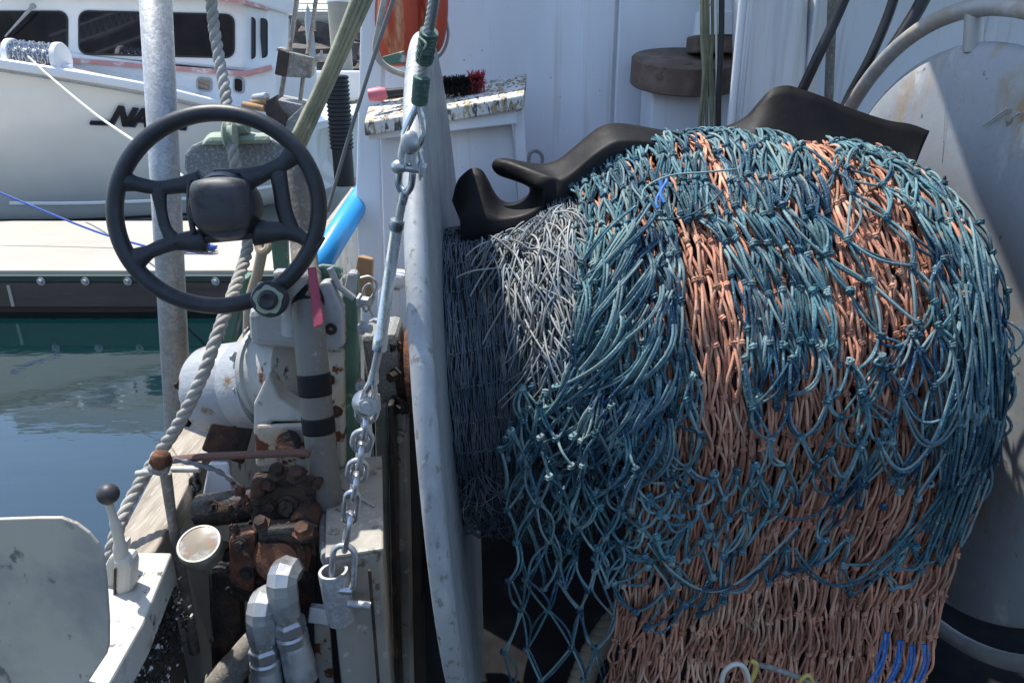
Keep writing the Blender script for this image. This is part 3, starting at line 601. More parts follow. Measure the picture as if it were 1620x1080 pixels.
# pulley blocks on brown rods (hanging between us and the white boat)
pb = thing('pulley_block', 'weathered twin pulley block on two brown rods left of the olive cables', 'pulley block', at(465,125,3.0))
def hexpx(mb, A, B, YA, YB): return mb.hexa([at(x,y,YA) for x,y in A],[at(x,y,YB) for x,y in B])
mb = MB(); hexpx(mb,[(434,118),(451,122),(457,83),(440,77)],[(452,116),(462,120),(468,84),(455,77)],2.95,3.1); mb.build('dark_cheek', m_grease, pb, smooth=False, bevel=.004)
mb = MB(); hexpx(mb,[(452,122),(492,124),(497,91),(456,82)],[(458,118),(497,120),(500,92),(462,82)],2.96,3.12); mb.build('pale_cheek', m_col, pb, smooth=False, bevel=.005)
mb = MB(); mb.blob(at(446,79,3.0),(.017,.014,.010),10,6,.2,1); mb.blob(at(508,92,3.05),(.02,.015,.012),10,6,.3,2); mb.tube([at(496,97,3.05),at(508,90,3.05),at(509,80,3.05)],[.012,.009,.004],8); mb.build('lashing', m_rope, pb)
mb = MB(); mb.tube([at(474,-30,3.1),at(461,60,3.1),at(456,84,3.06)],.0095,8); mb.tube([at(450,118,3.06),at(442,165,3.1)],.0095,8); mb.build('rod', m_col, pb)
mb = MB(); mb.tube([at(504,-30,3.1),at(490,70,3.1),at(486,88,3.08)],.0085,8); mb.tube([at(480,120,3.08),at(475,158,3.1)],.0085,8); mb.build('rod', m_col, pb)
# stern gear: grey steel plate with rollers below the blocks
sg = thing('fairlead_plate','grey rough fairlead plate with copper rollers below the pulley block','fairlead', at(460,220,2.9))
mb = MB(); hexpx(mb,[(428,215),(452,228),(468,206),(478,168)],[(440,205),(458,220),(480,200),(488,160)],2.85,3.05); hexpx(mb,[(425,186),(452,226),(478,166),(440,158)],[(430,170),(460,190),(490,158),(450,150)],2.88,3.2); mb.build('plate', m_spangle, sg, smooth=False, bevel=.004)
mb = MB(); mb.pp([(421,160),(438,150),(436,163),(450,180),(452,200),(440,206),(428,196),(420,180)],2.84,.03); mb.build('torn_web', m_grease, sg, smooth=False, bevel=.003)
for (x0,y0,x1,y1,m) in ((402,155,422,152,m_alu),(398,163,424,160,m_tan),(385,166,420,172,m_tan)):
    mb = MB(); mb.cyl(at(x0,y0,2.9),at(x1,y1,2.85),.013,12); mb.build('roller', m, sg)
# olive cable bundle
cb = thing('cable_bundle','bundle of olive green cables slanting down beside the white corner post','cables', at(470,215,1.75))
for k,(a,b) in enumerate((((571,-30),(462,222)),((580,-30),(466,226)),((590,-30),(472,230)),((599,-30),(478,234)))):
    mb = MB(); p,q = at(*a,1.95+.02*k), at(*b,1.75+.01*k); md = p.lerp(q,.5)+V((0,0,-.012+.004*k)); mb.tube(smooth_path([p,md,q]), .0074, 10); mb.build('cable', m_cable, cb, angle=180)
mb = MB(); mb.tube(smooth_path([at(632,-30,1.75),at(585,110,1.8),at(545,240,1.85),at(518,335,1.9)]), .0045, 8)
tag(mb.build('stay_wire', m_fence), 'single thin grey wire running down from the buoys to the rail','wire')
# bracket with sheave at wheel
bk = thing('sheave_bracket','granular grey casting with faded green pad and pulley behind the steering wheel','bracket', at(372,282,1.42))
mb = MB(); mb.pp([(290,266),(291,245),(303,230),(322,222),(430,220),(446,228),(452,246),(440,262),(400,272),(300,284)],1.40,.07); mb.build('casting', m_spangle, bk, smooth=False, bevel=.006)
mb = MB(); hexpx(mb,[(316,231),(430,228),(428,214),(330,216)],[(318,226),(428,222),(420,206),(332,208)],1.385,1.44); mb.build('pad', m_palegreen, bk, smooth=False, bevel=.008)
mb = MB(); c0 = at(364,214,1.37); mb.lathe(c0+V((-.012,0,0)),(1,.15,0),[(0,0),(0,.018),(.004,.024),(.009,.017),(.014,.017),(.02,.024),(.024,.018),(.024,0)],24); mb.build('sheave', m_palegreen, bk)
mb = MB(); mb.cyl(at(373,205,1.40),at(392,200,1.40),.014,12); mb.blob(at(389,196,1.4),(.012,.01,.01)); mb.build('hook', m_palegreen, bk)
# column behind wheel, continuing as taped hose
th = thing('taped_hose','thick hose wrapped in silver and black tape running down from the steering wheel','hose', at(515,745,1.18))
cl = [(470,262,1.30),(474,330,1.28),(481,400,1.25),(486,470,1.18),(491,540,1.13),(498,610,1.11),(504,672,1.10),(513,752,1.09),(520,800,1.09)]
cl3 = smooth_path([at(x,y,Y) for x,y,Y in cl],10)
def seg(y0,y1,r,m,nm,par=th):
    pts = [p for p in cl3 if y0 <= pxy(p)[1] <= y1]
    if len(pts) < 2: return
    mb = MB(); n = len(pts); rs = [r*(.985 if i in (0,n-1) else 1) for i in range(n)]; mb.tube(pts, rs, 20, flat=.9); return mb.build(nm, m, par, angle=180)
def pxy(p):
    d = p - V((0,0,CZ)); F = d.y*cp - d.z*sp_; U = d.y*sp_ + d.z*cp; return 810+FPX*d.x/F, 540-FPX*U/F
cl3 = resample(cl3, .004)
o = seg(255,440,.0225,m_col,'upper_post'); seg(436,800,.0255,m_duct,'silver_wrap')
for a,b in ((462,486),(588,626),(654,684)): seg(a,b,.0272,m_tape,'black_band')
seg(432,464,.0265,m_tape if False else m_duct,'wrap_end')
mb = MB(); mb.prism([at(486,425,1.14),at(499,423,1.14),at(512,512,1.09),at(496,519,1.09)],(0,.006,0)); tag(mb.build('red_strap', m_red, smooth=False, bevel=.0015),'faded red strap end hanging over the taped hose','strap')
mb = MB(); hexpx(mb,[(427,372),(454,370),(457,428),(433,430)],[(430,370),(457,369),(459,426),(437,428)],1.33,1.37); tag(mb.build('green_bar', m_green, smooth=False, bevel=.004),'dark green upright bar seen through the bottom of the steering wheel','bar')
mb = MB(); hexpx(mb,[(352,540),(368,540),(392,440),(372,440)],[(354,540),(374,540),(402,430),(382,430)],1.6,1.65); tag(mb.build('green_brace', m_green, smooth=False, bevel=.003),'slanting green brace left of the white motor behind the rope','brace')
mb = MB(); mb.tube(smooth_path([at(418,380,1.5),at(408,430,1.5),at(395,480,1.5),at(392,545,1.5)]),.011,10); mb.tube(smooth_path([at(404,375,1.48),at(412,398,1.46),at(424,392,1.46),at(420,372,1.48),at(406,368,1.48)]),.008,8,close=True)
tag(mb.build('knotted_hemp', m_tan2),'pale knotted rope hanging under the steering wheel','rope')
# twisted ropes
def trope(nm,pts,r,m,lab,pitch=.055):
    mb = MB(); twisted(mb, smooth_path([at(*p) for p in pts],10), r, pitch, 7); return tag(mb.build(nm,m,angle=180),lab,'rope')
trope('twisted_rope',[(328,-60,1.5),(337,30,1.5),(347,95,1.48),(357,150,1.45),(359,185,1.42),(368,235,1.36),(378,290,1.36),(392,340,1.38),(391,395,1.36),(372,455,1.28),(347,520,1.20),(322,590,1.16),(284,668,1.14),(240,735,1.13),(207,790,1.09),(182,850,1.04),(170,905,1.02),(166,950,1.0)],.0108,m_rope,'grey twisted rope running from the top past the steering wheel and down the rail')
# steering wheel
SY = 1.16
sw = thing('steering_wheel','black four-spoked steering wheel with square hub and turning knob','steering wheel', at(343,335,SY))
C0 = at(343,331,SY); n_ = V((.10,-.98,.18)).normalized()       # faces us
ux = V((1,.10,0)).normalized(); uz = ux.cross(n_)*-1
def wp(px,py,o=0):                                            # a point on the wheel's plane
    d = ray(px,py); p0 = V((0,0,CZ)); t = (C0-p0).dot(n_)/d.dot(n_); return p0 + d*t + n_*o
k_ = ppm(343,331,SY)
rim = []
for i in range(96):
    a = 2*math.pi*i/96; rim.append(wp(343+161.5*math.cos(a), 331-152.5*math.sin(a)))
mb = MB(); mb.tube(rim, 13.2*k_, 18, close=True); mb.build('rim', m_blackpl, sw, angle=180)
def spoke(pts, w, nm='spoke', fl=.55):
    mb = MB()
    P_ = smooth_path([wp(x,y,o) for x,y,o in pts],6); n = len(P_); ws = np.interp(np.linspace(0,1,n),np.linspace(0,1,len(w)),w)
    mb.tube(P_, [float(q)*k_ for q in ws], 14, flat=fl, ref=n_); return mb.build(nm, m_blackpl, sw, angle=180)
spoke([(188,284,0),(215,291,0),(250,297,-.002),(285,293,-.002),(318,288,-.002)],[20,12,11,13,20])
spoke([(212,412,0),(238,398,0),(275,384,-.002),(325,380,-.003)],[20,11,13,20])
spoke([(250,296,-.002),(254,330,-.002),(262,362,-.002),(280,386,-.002)],[13,9,9,14],'spoke_web')
spoke([(470,238,0),(448,258,0),(420,272,-.002),(385,284,-.002)],[20,13,13,20])
spoke([(505,392,0),(480,376,0),(450,366,-.002),(400,368,-.003)],[20,12,15,22])
spoke([(438,262,-.002),(444,300,-.002),(450,335,-.002),(462,368,-.002)],[14,13,13,14],'spoke_web')
mb = MB(); mb.tube([wp(340,275,-.003),wp(405,272,-.003)],8*k_,10); mb.build('hub_bracket', m_blackpl, sw)
mb = MB(); mb.tube([wp(320,378,-.003),wp(410,370,-.003)],8*k_,10); mb.build('hub_bracket', m_blackpl, sw)
# hub pad, domed square
hb = MB(); g = 14; hv = []
for j in range(g+1):
    for i in range(g+1):
        u = i/g*2-1; v = j/g*2-1; q = (abs(u)**4+abs(v)**4)
        sx = u*(1-.06*v*v)*(1-.10*abs(u*v)**2); sy = v*(1-.06*u*u)*(1-.10*abs(u*v)**2)
        hv.append(wp(357+50*sx+4*sy, 325+47*sy-1.5*sx, .055 - .028*min(1.6,q)**1.0 - (.035 if max(abs(u),abs(v)) > .99 else 0)+ (.01*(-v))))
hb.add(hv,[(j*(g+1)+i+1,j*(g+1)+i,(j+1)*(g+1)+i,(j+1)*(g+1)+i+1)[::-1] for j in range(g) for i in range(g)])
hb.build('hub_pad', m_hub, sw, angle=50)
mb = MB(); mb.lathe(wp(357,327,-.02),n_,[(0,0),(0,54*k_),(.03,54*k_),(.045,48*k_),(.045,0)],4*8); mb.build('hub_housing', m_blackpl, sw)
mb = MB(); mb.lathe(wp(357,330,-.16),n_,[(0,.02),(.14,.022)],16); mb.build('steering_shaft', m_grease, sw)
mb = MB(); mb.tube([wp(303,285,.008),wp(302,330,.008),wp(308,368,.006)],5*k_,8); mb.build('hub_edge', m_blackpl, sw)
kc = wp(433,470,.012); kb = MB(); kb.lathe(kc,n_,[(0,0),(0,26*k_),(.01,29*k_),(.02,29*k_),(.026,26*k_),(.026,0)],32); kn = kb.build('knob', m_blackpl, sw)
mb = MB(); pr = []; 
for i in range(40):
    a = 2*math.pi*i/40; rr = (22+1.6*math.sin(5*a)+.8*math.sin(9*a+1))*k_; B_ = n_.cross(V((0,0,1))).normalized(); Cc = B_.cross(n_); pr.append(kc+n_*.026+(B_*math.cos(a)+Cc*math.sin(a))*rr)
mb.prism(pr, n_*.004); mb.build('gasket', m_palegreen, kn, smooth=False)
mb = MB(); mb.lathe(kc+n_*.0295,n_,[(0,0),(0,16*k_),(.006,15*k_),(.009,11*k_),(.006,4*k_),(.006,0)],28); mb.build('cap', m_blackpl, kn)
# ================================================================ hydraulic motor and gearbox
hm = thing('hydraulic_motor','white chipped winch motor with a round drum end and rusted feet','motor', at(400,735,1.3))
p,q = at(331,616,1.33), at(424,606,1.29); ax = (q-p).normalized(); rm = 69*ppm(350,615,1.33); Lm = (q-p).length
mb = MB(); mb.lathe(p,ax,[(-.004,0),(-.004,rm*.80),(0,rm*.82),(0,rm*.93),(.008,rm*.985),(.014,rm),(Lm*.62,rm),(Lm*.63,rm*.985),(Lm*.66,rm*.985),(Lm*.67,rm),(Lm,rm*1.02),(Lm,0)],48); mb.build('drum_end', m_cast, hm, angle=50)
mb = MB(); mb.lathe(p-ax*.012,ax,[(0,0),(0,rm*.70),(.01,rm*.84),(.012,rm*.84)],32)
for k in range(6): 
    a = k*math.pi/3; N_ = V((0,0,1)); B_ = ax.cross(N_).normalized(); mb.bolt(p-ax*.004+(N_*math.cos(a)+B_*math.sin(a))*rm*.88, -ax, .008, .012)
mb.build('end_cap', m_rust, hm)
g0_ = at(424,588,1.30); gax = (at(484,585,1.27)-g0_); Lg = gax.length; gax.normalize(); rg_ = 78*ppm(440,600,1.29)
mb = MB(); mb.lathe(g0_,gax,[(0,0),(0,rg_*.9),(.006,rg_),(.016,rg_),(.018,rg_*.93),(Lg*.5,rg_*.90),(Lg-.02,rg_*.93),(Lg-.018,rg_),(Lg-.002,rg_),(Lg,rg_*.96),(Lg,0)],44); mb.build('gear_case', m_chip, hm, angle=40)
for k in range(9):
    a = k*2*math.pi/9+.2; N_ = V((0,0,1)); B_ = gax.cross(N_).normalized(); N2 = B_.cross(gax); mb = MB(); mb.bolt(g0_+(N2*math.cos(a)+B_*math.sin(a))*rg_*.93, -gax, .007, .010); mb.build('case_bolt', m_cast, hm)
mb = MB(); hexpx(mb,[(397,545),(478,552),(480,470),(393,492)],[(396,540),(478,540),(478,448),(406,442)],1.175,1.40); mb.build('case_cover', m_cast, hm, smooth=False, bevel=.012)
mb = MB(); mb.pp([(400,640),(424,590),(442,632),(478,655),(484,668),(430,668),(412,700),(400,690)],1.165,.05); mb.build('lower_case', m_bul, hm, smooth=False, bevel=.006)
mb = MB(); hexpx(mb,[(405,738),(500,742),(500,668),(402,672)],[(405,720),(500,720),(500,660),(412,662)],1.15,1.32); mb.build('mount', m_chip2, hm, smooth=False, bevel=.006)
mb = MB(); hexpx(mb,[(318,712),(385,735),(402,672),(335,668)],[(322,700),(388,725),(400,670),(340,670)],1.24,1.36); mb.build('foot', m_rust, hm, smooth=False, bevel=.005)
mb = MB(); mb.cyl(at(466,530,1.18),at(466,440,1.18),.022,20); mb.blob(at(466,440,1.18),(.023,.023,.014)); mb.build('filler', m_cast, hm)
mb = MB(); mb.cyl(at(455,700,1.15),at(455,700,1.12),.022,20); mb.build('plug', m_rust, hm)
mb = MB(); hexpx(mb,[(438,450),(482,450),(480,428),(430,430)],[(440,446),(480,446),(478,424),(434,424)],1.2,1.26); mb.build('cap', m_cast, hm, smooth=False, bevel=.006)
# bracket casting with hook hole (right of hose)
wbk = thing('lug_bracket','white pitted lug bracket with rusty stains right of the taped hose','bracket', at(530,740,1.22))
mb = MB(); mb.pp([(505,448),(520,446),(541,490),(544,548),(534,556),(516,550),(508,560)],1.18,.03); mb.build('lug', m_cast, wbk, smooth=False, bevel=.008)
mb = MB(); mb.pp([(510,556),(542,556),(545,740),(520,745),(512,700)],1.2,.05); mb.build('web', m_chip2, wbk, smooth=False, bevel=.006)
mb = MB(); mb.lathe(at(524,520,1.178),(0,-1,0),[(0,.004),(0,.010),(.004,.010),(.004,.004)],16); mb.build('eye', m_grease, wbk)
for (x,y) in ((520,600),(532,650),(524,700)):
    mb = MB(); mb.bolt(at(x,y,1.2),(0,-1,0),.008,.012); mb.build('bolt', m_rust, wbk)
# green standing flange
gf = thing('green_flange','chipped green and white upright flange plate with hex bolts left of the chain','flange', at(556,745,1.25))
mb = MB(); hexpx(mb,[(542,742),(566,742),(566,432),(541,436)],[(548,735),(572,735),(570,430),(549,432)],1.22,1.34); mb.build('plate', m_green, gf, smooth=False, bevel=.005)
mb = MB(); hexpx(mb,[(541,470),(563,472),(566,432),(550,430)],[(544,462),(564,462),(568,426),(554,425)],1.21,1.3); mb.build('tip', m_cast, gf, smooth=False, bevel=.006)
mb = MB(); hexpx(mb,[(498,452),(540,445),(545,425),(500,420)],[(500,446),(540,440),(546,420),(500,416)],1.24,1.34); mb.build('top_lug', m_green, gf, smooth=False, bevel=.012)
mb = MB(); mb.tube([at(522,424,1.2),at(535,452,1.2),at(560,472,1.2)],.006,8); mb.build('brace', m_cast, gf)
for (x,y) in ((569,475),(571,518),(568,608),(566,690)):
    mb = MB(); mb.bolt(at(x,y,1.2),V((1,-.4,0)),.0085,.02); mb.build('bolt', m_cast, gf)
# bearing housing, shaft and cream hub behind the chain
sys_a = V((.99738059,.04335234,.05790112)); sys_b = V((-.0578465,-.00251437,.99832232)); sys_c = V((-.04342519,.99905668,0)); DL = V((-.13668804,1.4216438,1.7181196))
def DD(u,r,ph): return DL + sys_a*u + sys_b*(r*math.cos(ph)) - sys_c*(r*math.sin(ph))
hb_ = thing('drum_hub','chipped cream hub disc with rusty shaft and bearing left of the drum rim','hub', DD(-.04,.12,math.pi))
mb = MB(); mb.lathe(DD(-.045,0,0),sys_a,[(0,0),(0,.118),(.004,.126),(.03,.13),(.034,.124),(.045,.124),(.045,0)],48); mb.build('hub_disc', m_cream, hb_, angle=30)
for k in range(8): mb = MB(); mb.bolt(DD(-.045,.098,k*math.pi/4+.3),-sys_a,.011,.016); mb.build('bolt', m_orust, hb_)
mb = MB(); mb.lathe(DD(-.16,0,0),sys_a,[(0,0),(0,.052),(.06,.052),(.062,.065),(.115,.065),(.115,0)],28); mb.build('shaft', m_rust, hb_)
mb = MB(); mb.box(DD(-.12,.035,0),(.07,.12,.15),sys_a,-sys_c); mb.build('bearing', m_spangle, hb_, smooth=False, bevel=.012)
for (u,ph) in ((-.09,.5),(-.09,1.2),(-.085,2.0)): mb = MB(); mb.bolt(DD(u,.09,ph),V((-.6,-.8,0)),.011,.02); mb.build('bearing_bolt', m_rust, hb_)
mb = MB(); mb.lathe(DD(-.075,0,0),sys_a,[(0,.05),(0,.095),(.012,.10),(.02,.095),(.02,.05)],28); mb.build('rust_collar', m_orust, hb_)
# support frame below the shaft
sf = thing('drum_stand','grimy aluminium stand posts below the drum shaft','stand', at(625,1080,1.3))
for (x0,x1,Y0,m) in ((592,612,1.34,m_gal2),(612,622,1.30,m_grease),(626,642,1.36,m_gal2),(644,662,1.5,m_dark)):
    mb = MB(); mb.pp([(x0,640),(x1,640),(x1+14,1300),(x0+16,1300)],Y0,.05); mb.build('post', m, sf, smooth=False, bevel=.005)
mb = MB(); mb.box((-.25,1.62,1.15),(.16,.1,.9)); mb.build('back_post', m_dark, sf, smooth=False)
for y in (690,860): mb = MB(); mb.bolt(at(634,y,1.355),(0,-1,0),.010,.014); mb.build('bolt', m_gal2, sf)
# small clutter above the bearing: tan block, blue pipe, loose wire
mb = MB(); mb.tube([at(480,462,1.95),at(512,405,2.0),at(560,330,2.3),at(590,285,2.6)],[.036,.036,.036,.036],24); tag(mb.build('blue_pipe', m_blue, angle=180),'bright blue plastic pipe lying along the rail','pipe')
mb = MB(); hexpx(mb,[(555,470),(590,470),(590,410),(566,405)],[(555,470),(590,470),(592,408),(572,402)],1.75,1.9); tag(mb.build('wood_block', m_tan, smooth=False, bevel=.004),'small tan wooden block under the end of the blue pipe','block')
mb = MB(); mb.tube(smooth_path([at(x,y,1.45) for x,y in ((570,440),(585,438),(596,450),(588,470),(574,480),(580,492),(592,470),(586,450),(575,462),(590,500))]),.003,6); tag(mb.build('wire_tangle', m_galv),'small tangle of loose wire beside the turnbuckle','wire')
mb = MB(); hexpx(mb,[(604,456),(642,456),(642,434),(608,430)],[(606,448),(644,448),(644,426),(610,424)],1.7,1.9); tag(mb.build('white_chock', m_white, smooth=False, bevel=.01),'small white chock between turnbuckle and drum rim','chock')
mb = MB(); hexpx(mb,[(596,540),(632,540),(634,458),(598,456)],[(596,540),(632,540),(634,452),(600,452)],1.72,1.9); tag(mb.build('dark_chock', m_wall, smooth=False, bevel=.01),'grey block below the small white chock','block')
# ================================================================ control valve, gauge, lever, hoses
vb = thing('control_valve','rusted hydraulic control valve with blackened blocks below the white motor','valve', at(420,960,1.1))
mb = MB(); p,q = at(316,808,1.12), at(410,795,1.10); mb.cyl(p,q,27*ppm(360,800,1.1),24); mb.build('spool_end', m_grease, vb, angle=50)
mb = MB(); hexpx(mb,[(398,835),(500,835),(500,752),(395,756)],[(402,815),(500,815),(496,742),(402,745)],1.06,1.18); mb.build('upper_block', m_grease, vb, smooth=False, bevel=.010)
mb = MB(); hexpx(mb,[(395,790),(420,790),(420,756),(396,758)],[(398,780),(420,780),(420,750),(400,750)],1.045,1.1); mb.build('port_boss', m_rust, vb, smooth=False, bevel=.008)
mb = MB(); mb.cyl(at(492,800,1.08),at(478,835,1.03),.024,20); mb.build('plug', m_rust, vb)
mb = MB(); hexpx(mb,[(365,950),(500,960),(505,835),(362,850)],[(370,940),(500,950),(500,820),(372,830)],1.0,1.12); mb.build('valve_body', m_rust, vb, smooth=False, bevel=.012)
mb = MB(); hexpx(mb,[(362,925),(404,940),(406,838),(360,850)],[(368,920),(404,930),(408,826),(372,832)],.985,1.04); mb.build('orange_cheek', m_orust, vb, smooth=False, bevel=.010)
mb = MB(); hexpx(mb,[(405,862),(500,862),(498,828),(412,836)],[(408,850),(500,850),(496,816),(412,820)],.975,1.06); mb.build('top_crust', m_grease, vb, smooth=False, bevel=.012)
mb = MB(); mb.lathe(at(447,880,.985),V((.1,-1,.35)),[(-.02,.045),(0,.045),(.006,.038),(.012,.038),(.016,.028),(.024,.028),(.024,0)],28); mb.build('port_ring', m_orust, vb)
mb = MB(); hexpx(mb,[(335,1080),(395,1100),(380,900),(328,890)],[(345,1080),(395,1100),(385,890),(338,880)],1.05,1.2); mb.build('side_tube', m_grease, vb, smooth=False, bevel=.02)
for (x,y,Y_,r_) in ((470,752,1.05,.012),(440,748,1.06,.012),(414,830,.99,.01),(480,840,.98,.012)):
    mb = MB(); mb.bolt(at(x,y,Y_),V((0,-.5,1)),r_,.016); mb.build('bolt', m_rust, vb)
mb = MB()
for k in range(70):
    x = random.uniform(360,500); y = random.uniform(750,940); Y_ = 1.06 if y < 830 else (.99); mb.blob(at(x,y,Y_+.006),(random.uniform(.003,.011),.005,random.uniform(.003,.009)),7,5,.3,k)
mb.build('rust_scale', m_rust, vb, smooth=False)['kind'] = 'stuff'
mb = MB(); mb.tube(smooth_path([at(500,770,1.05),at(508,750,1.08),at(505,725,1.1),at(498,712,1.1)]),.007,10); mb.build('pipe', m_rust, vb)
for (x,y,Y_,r_,d_) in ((392,905,.985,.008,(0,-1,.2)),(480,905,.985,.009,(0,-1,.2)),(380,860,.975,.007,(0,-1,.3)),(425,765,1.05,.008,(0,-1,.3)),(455,800,1.055,.013,(0,-1,.3)),(430,800,1.05,.008,(0,-1,.3)),(335,800,1.08,.009,(-.2,-1,.4))):
    mb = MB(); mb.bolt(at(x,y,Y_),V(d_),r_,.012); mb.build('bolt', m_grease if r_ > .0085 else m_rust, vb)
# gauge
gc = at(318,866,.98); gn = V((.03,-.42,.9)).normalized(); gr = 34*ppm(318,860,.98)
gg = thing('pressure_gauge','round steel pressure gauge with milky amber face tilted upward','gauge', gc)
mb = MB(); mb.lathe(gc-gn*.022,gn,[(0,0),(0,gr*.86),(.004,gr*.94),(.022,gr*.95),(.024,gr*1.0),(.034,gr*1.0),(.036,gr*.96),(.036,gr*.88),(.031,gr*.86)],40); mb.build('case', m_steel, gg, angle=50)
mb = MB(); mb.lathe(gc+gn*.0128,gn,[(0,gr*.9),(.001,gr*.5),(.0015,0)],40); mb.build('dial', m_amber, gg)
mb = MB(); mb.cyl(gc-gn*.02+V((.02,.02,0)), at(362,880,1.02), .012, 12); mb.build('stem', m_rust, gg)
# crossbar lever
lv = thing('crossbar_lever','rusty crossbar lever with a flaking ball joint above the valve','lever', at(310,1030,1.12))
mb = MB(); mb.tube(smooth_path([at(262,728,1.06),at(330,722,1.06),at(400,719,1.05),at(470,716,1.05),at(490,718,1.05)]),[.0075]*33,10,flat=.8); mb.build('crossbar', m_lever, lv)
mb = MB(); mb.blob(at(254,727,1.05),(.0165,.016,.0165),16,10,.10,4); mb.build('ball', m_orust, lv)
mb = MB(); mb.blob(at(252,738,1.055),(.019,.016,.014),14,8,.12,5); mb.build('socket', m_spangle, lv)
mb = MB(); mb.tube([at(262,748,1.07),at(272,820,1.08),at(290,920,1.1),at(308,1030,1.12)],[.0095,.008,.009,.010],10); mb.build('rod', m_col, lv)
mb = MB(); mb.tube([at(216,749,1.09),at(268,742,1.09),at(316,742,1.09)],.0055,10); mb.build('white_rod', m_boxw, lv)
mb = MB(); mb.tube(smooth_path([at(275,726,1.04),at(310,734,1.05),at(345,745,1.06),at(376,766,1.07)]),[.005,.005,.004,.003]*6+[.003],8); mb.build('cotter_wire', m_fence, lv)
# hanging chain piece & pale blue plate behind lever
cn = thing('short_chain','short dark chain hanging on the rail behind the lever rod','chain', at(312,775,1.2))
for k in range(3):
    mb = MB(); c_ = at(311-k*2,752+k*13,1.2); mb.tube([c_+V((.010*math.cos(a*math.pi/5)*(1 if k%2 else .25),-.010*math.cos(a*math.pi/5)*(0.2 if k%2 else 1),.015*math.sin(a*math.pi/5))) for a in range(10)],.0035,6,close=True); mb.build('link', m_grease, cn)
mb = MB(); hexpx(mb,[(318,800),(372,800),(362,730),(330,732)],[(320,790),(374,790),(364,728),(334,728)],1.22,1.26); tag(mb.build('pale_blue_plate', m_wall, smooth=False, bevel=.004),'pale blue grey plate behind the crossbar lever','plate')
# hose fittings
def fitting(x,y,Y_,dx,s,lab):
    t = thing('hose_fitting', lab, 'hose fitting', at(x+dx*.5,y+250*s,Y_), 'zinc hose fittings below the valve')
    k = ppm(x,y,Y_)*s
    P_ = [at(x+18*s,y-2*s,Y_+.07),at(x+8*s,y+2*s,Y_+.025),at(x,y+22*s,Y_),at(x+dx*.15,y+72*s,Y_)]
    mb = MB(); pp_ = smooth_path(P_,4); mb.tube(pp_,[19*k]*2+[25*k]*(len(pp_)-4)+[23*k]*2,8); mb.build('elbow', m_fit, t, smooth=False, bevel=.003)
    d = (at(x+dx,y+250*s,Y_)-at(x+dx*.15,y+72*s,Y_)).normalized(); o = P_[3]
    mb = MB(); mb.lathe(o,d,[(0,0),(0,22*k),(8*k,22*k),(12*k,27*k),(30*k,27*k),(34*k,24*k),(34*k,0)],6); mb.build('hex_nut', m_fit, t, smooth=False, bevel=.0015)
    mb = MB(); mb.lathe(o+d*34*k,d,[(0,0),(0,23*k),(4*k,26*k),(18*k,26*k),(20*k,23*k),(26*k,25*k),(95*k,28*k),(98*k,26*k),(98*k,0)],24); mb.build('ferrule', m_fit, t, angle=30)
    mb = MB(); a_ = o+d*130*k; mb.tube([a_,a_+d*.12,a_+d*.25+V((.02,0,-.02))],25*k,16); mb.build('hose', m_hose, t, angle=180)
fitting(446,900,.93,52,1.0,'right zinc hose elbow, topmost, screwed into the rusty valve')
fitting(413,946,.92,22,.95,'left zinc hose elbow, slightly lower than its neighbour')
# aluminium box with socket pipe
ab = thing('aluminium_locker','dull aluminium box locker standing below the chain beside the drum rim','locker', (at(560,1000,1.05).x,1.08,.7))
x0 = at(531,880,.95); x1 = at(603,873,.95); BT = x0.z
def zz(p,z): return V((p.x,p.y,z))
f0 = atz(520,886,BT); f1 = atz(604,872,BT); g0 = atz(520,737,BT); g1 = atz(601,728,BT)
mb = MB(); mb.hexa([zz(f0,.7),zz(f1,.7),zz(g1,.7),zz(g0,.7)],[f0,f1,g1,g0]); mb.build('body', m_gal2, ab, smooth=False, bevel=.006)
e = .004; mb = MB(); mb.hexa([f0+V((-e,-e,.001)),f1+V((e,-e,.001)),g1+V((e,e,.001)),g0+V((-e,e,.001))],[f0+V((-e,-e,.009)),f1+V((e,-e,.009)),g1+V((e,e,.009)),g0+V((-e,e,.009))]); mb.build('lid', m_gal2, ab, smooth=False, bevel=.003)
mb = MB(); fr = f0.lerp(f1,.80); mb.box((fr.x,f0.y-.003,1.2),(.004,.006,.78)); mb.build('seam', m_grease, ab, smooth=False)
mb = MB(); mb.tube([g0.lerp(f0,.3)+V((.012,0,.012)),g1.lerp(f1,.62)+V((-.01,0,.012))],.0016,6); mb.build('scratch_wire', m_alu, ab)
for (u,v,s) in ((.25,.75,.009),(.3,.42,.007),(.8,.8,.01),(.12,.2,.006)):
    p = f0.lerp(f1,u).lerp(g0.lerp(g1,u),v); mb = MB(); mb.bolt(p+V((0,0,.009)),(0,0,1),s,.010); mb.build('bolt', m_gal2, ab)
# wrinkled left face of the locker
mb = MB(); pts = [g0+V((-.012,0,-.005)),f0+V((-.012,0,-.005))]; mb.tube(smooth_path([at(519,735,1.22),at(514,790,1.12),at(512,850,1.02),at(516,885,.95)]),[.008]*25,8,flat=1.6); mb.build('edge_trim', m_spangle, ab)
sp = thing('socket_pipe','open galvanised socket pipe holding the end shackle of the chain','pipe', at(548,1080,.93))
pc = at(527,902,.93); ax_ = V((.06,-.02,-1)).normalized(); rp = 23*ppm(527,902,.93)
mb = MB(); mb.lathe(pc,ax_,[(.0,rp*.80),(0,rp),(.004,rp*1.03),(.05,rp),(.09,rp*.95),(.09,rp*.8),(.05,rp*.8),(0,rp*.80)],28); mb.build('tube', m_galv, sp, angle=50)
mb = MB(); mb.tube([pc+V((.02,-.012,-.05)),pc+V((.055,-.012,-.055))],.006,10); mb.build('pin', m_galv, sp)
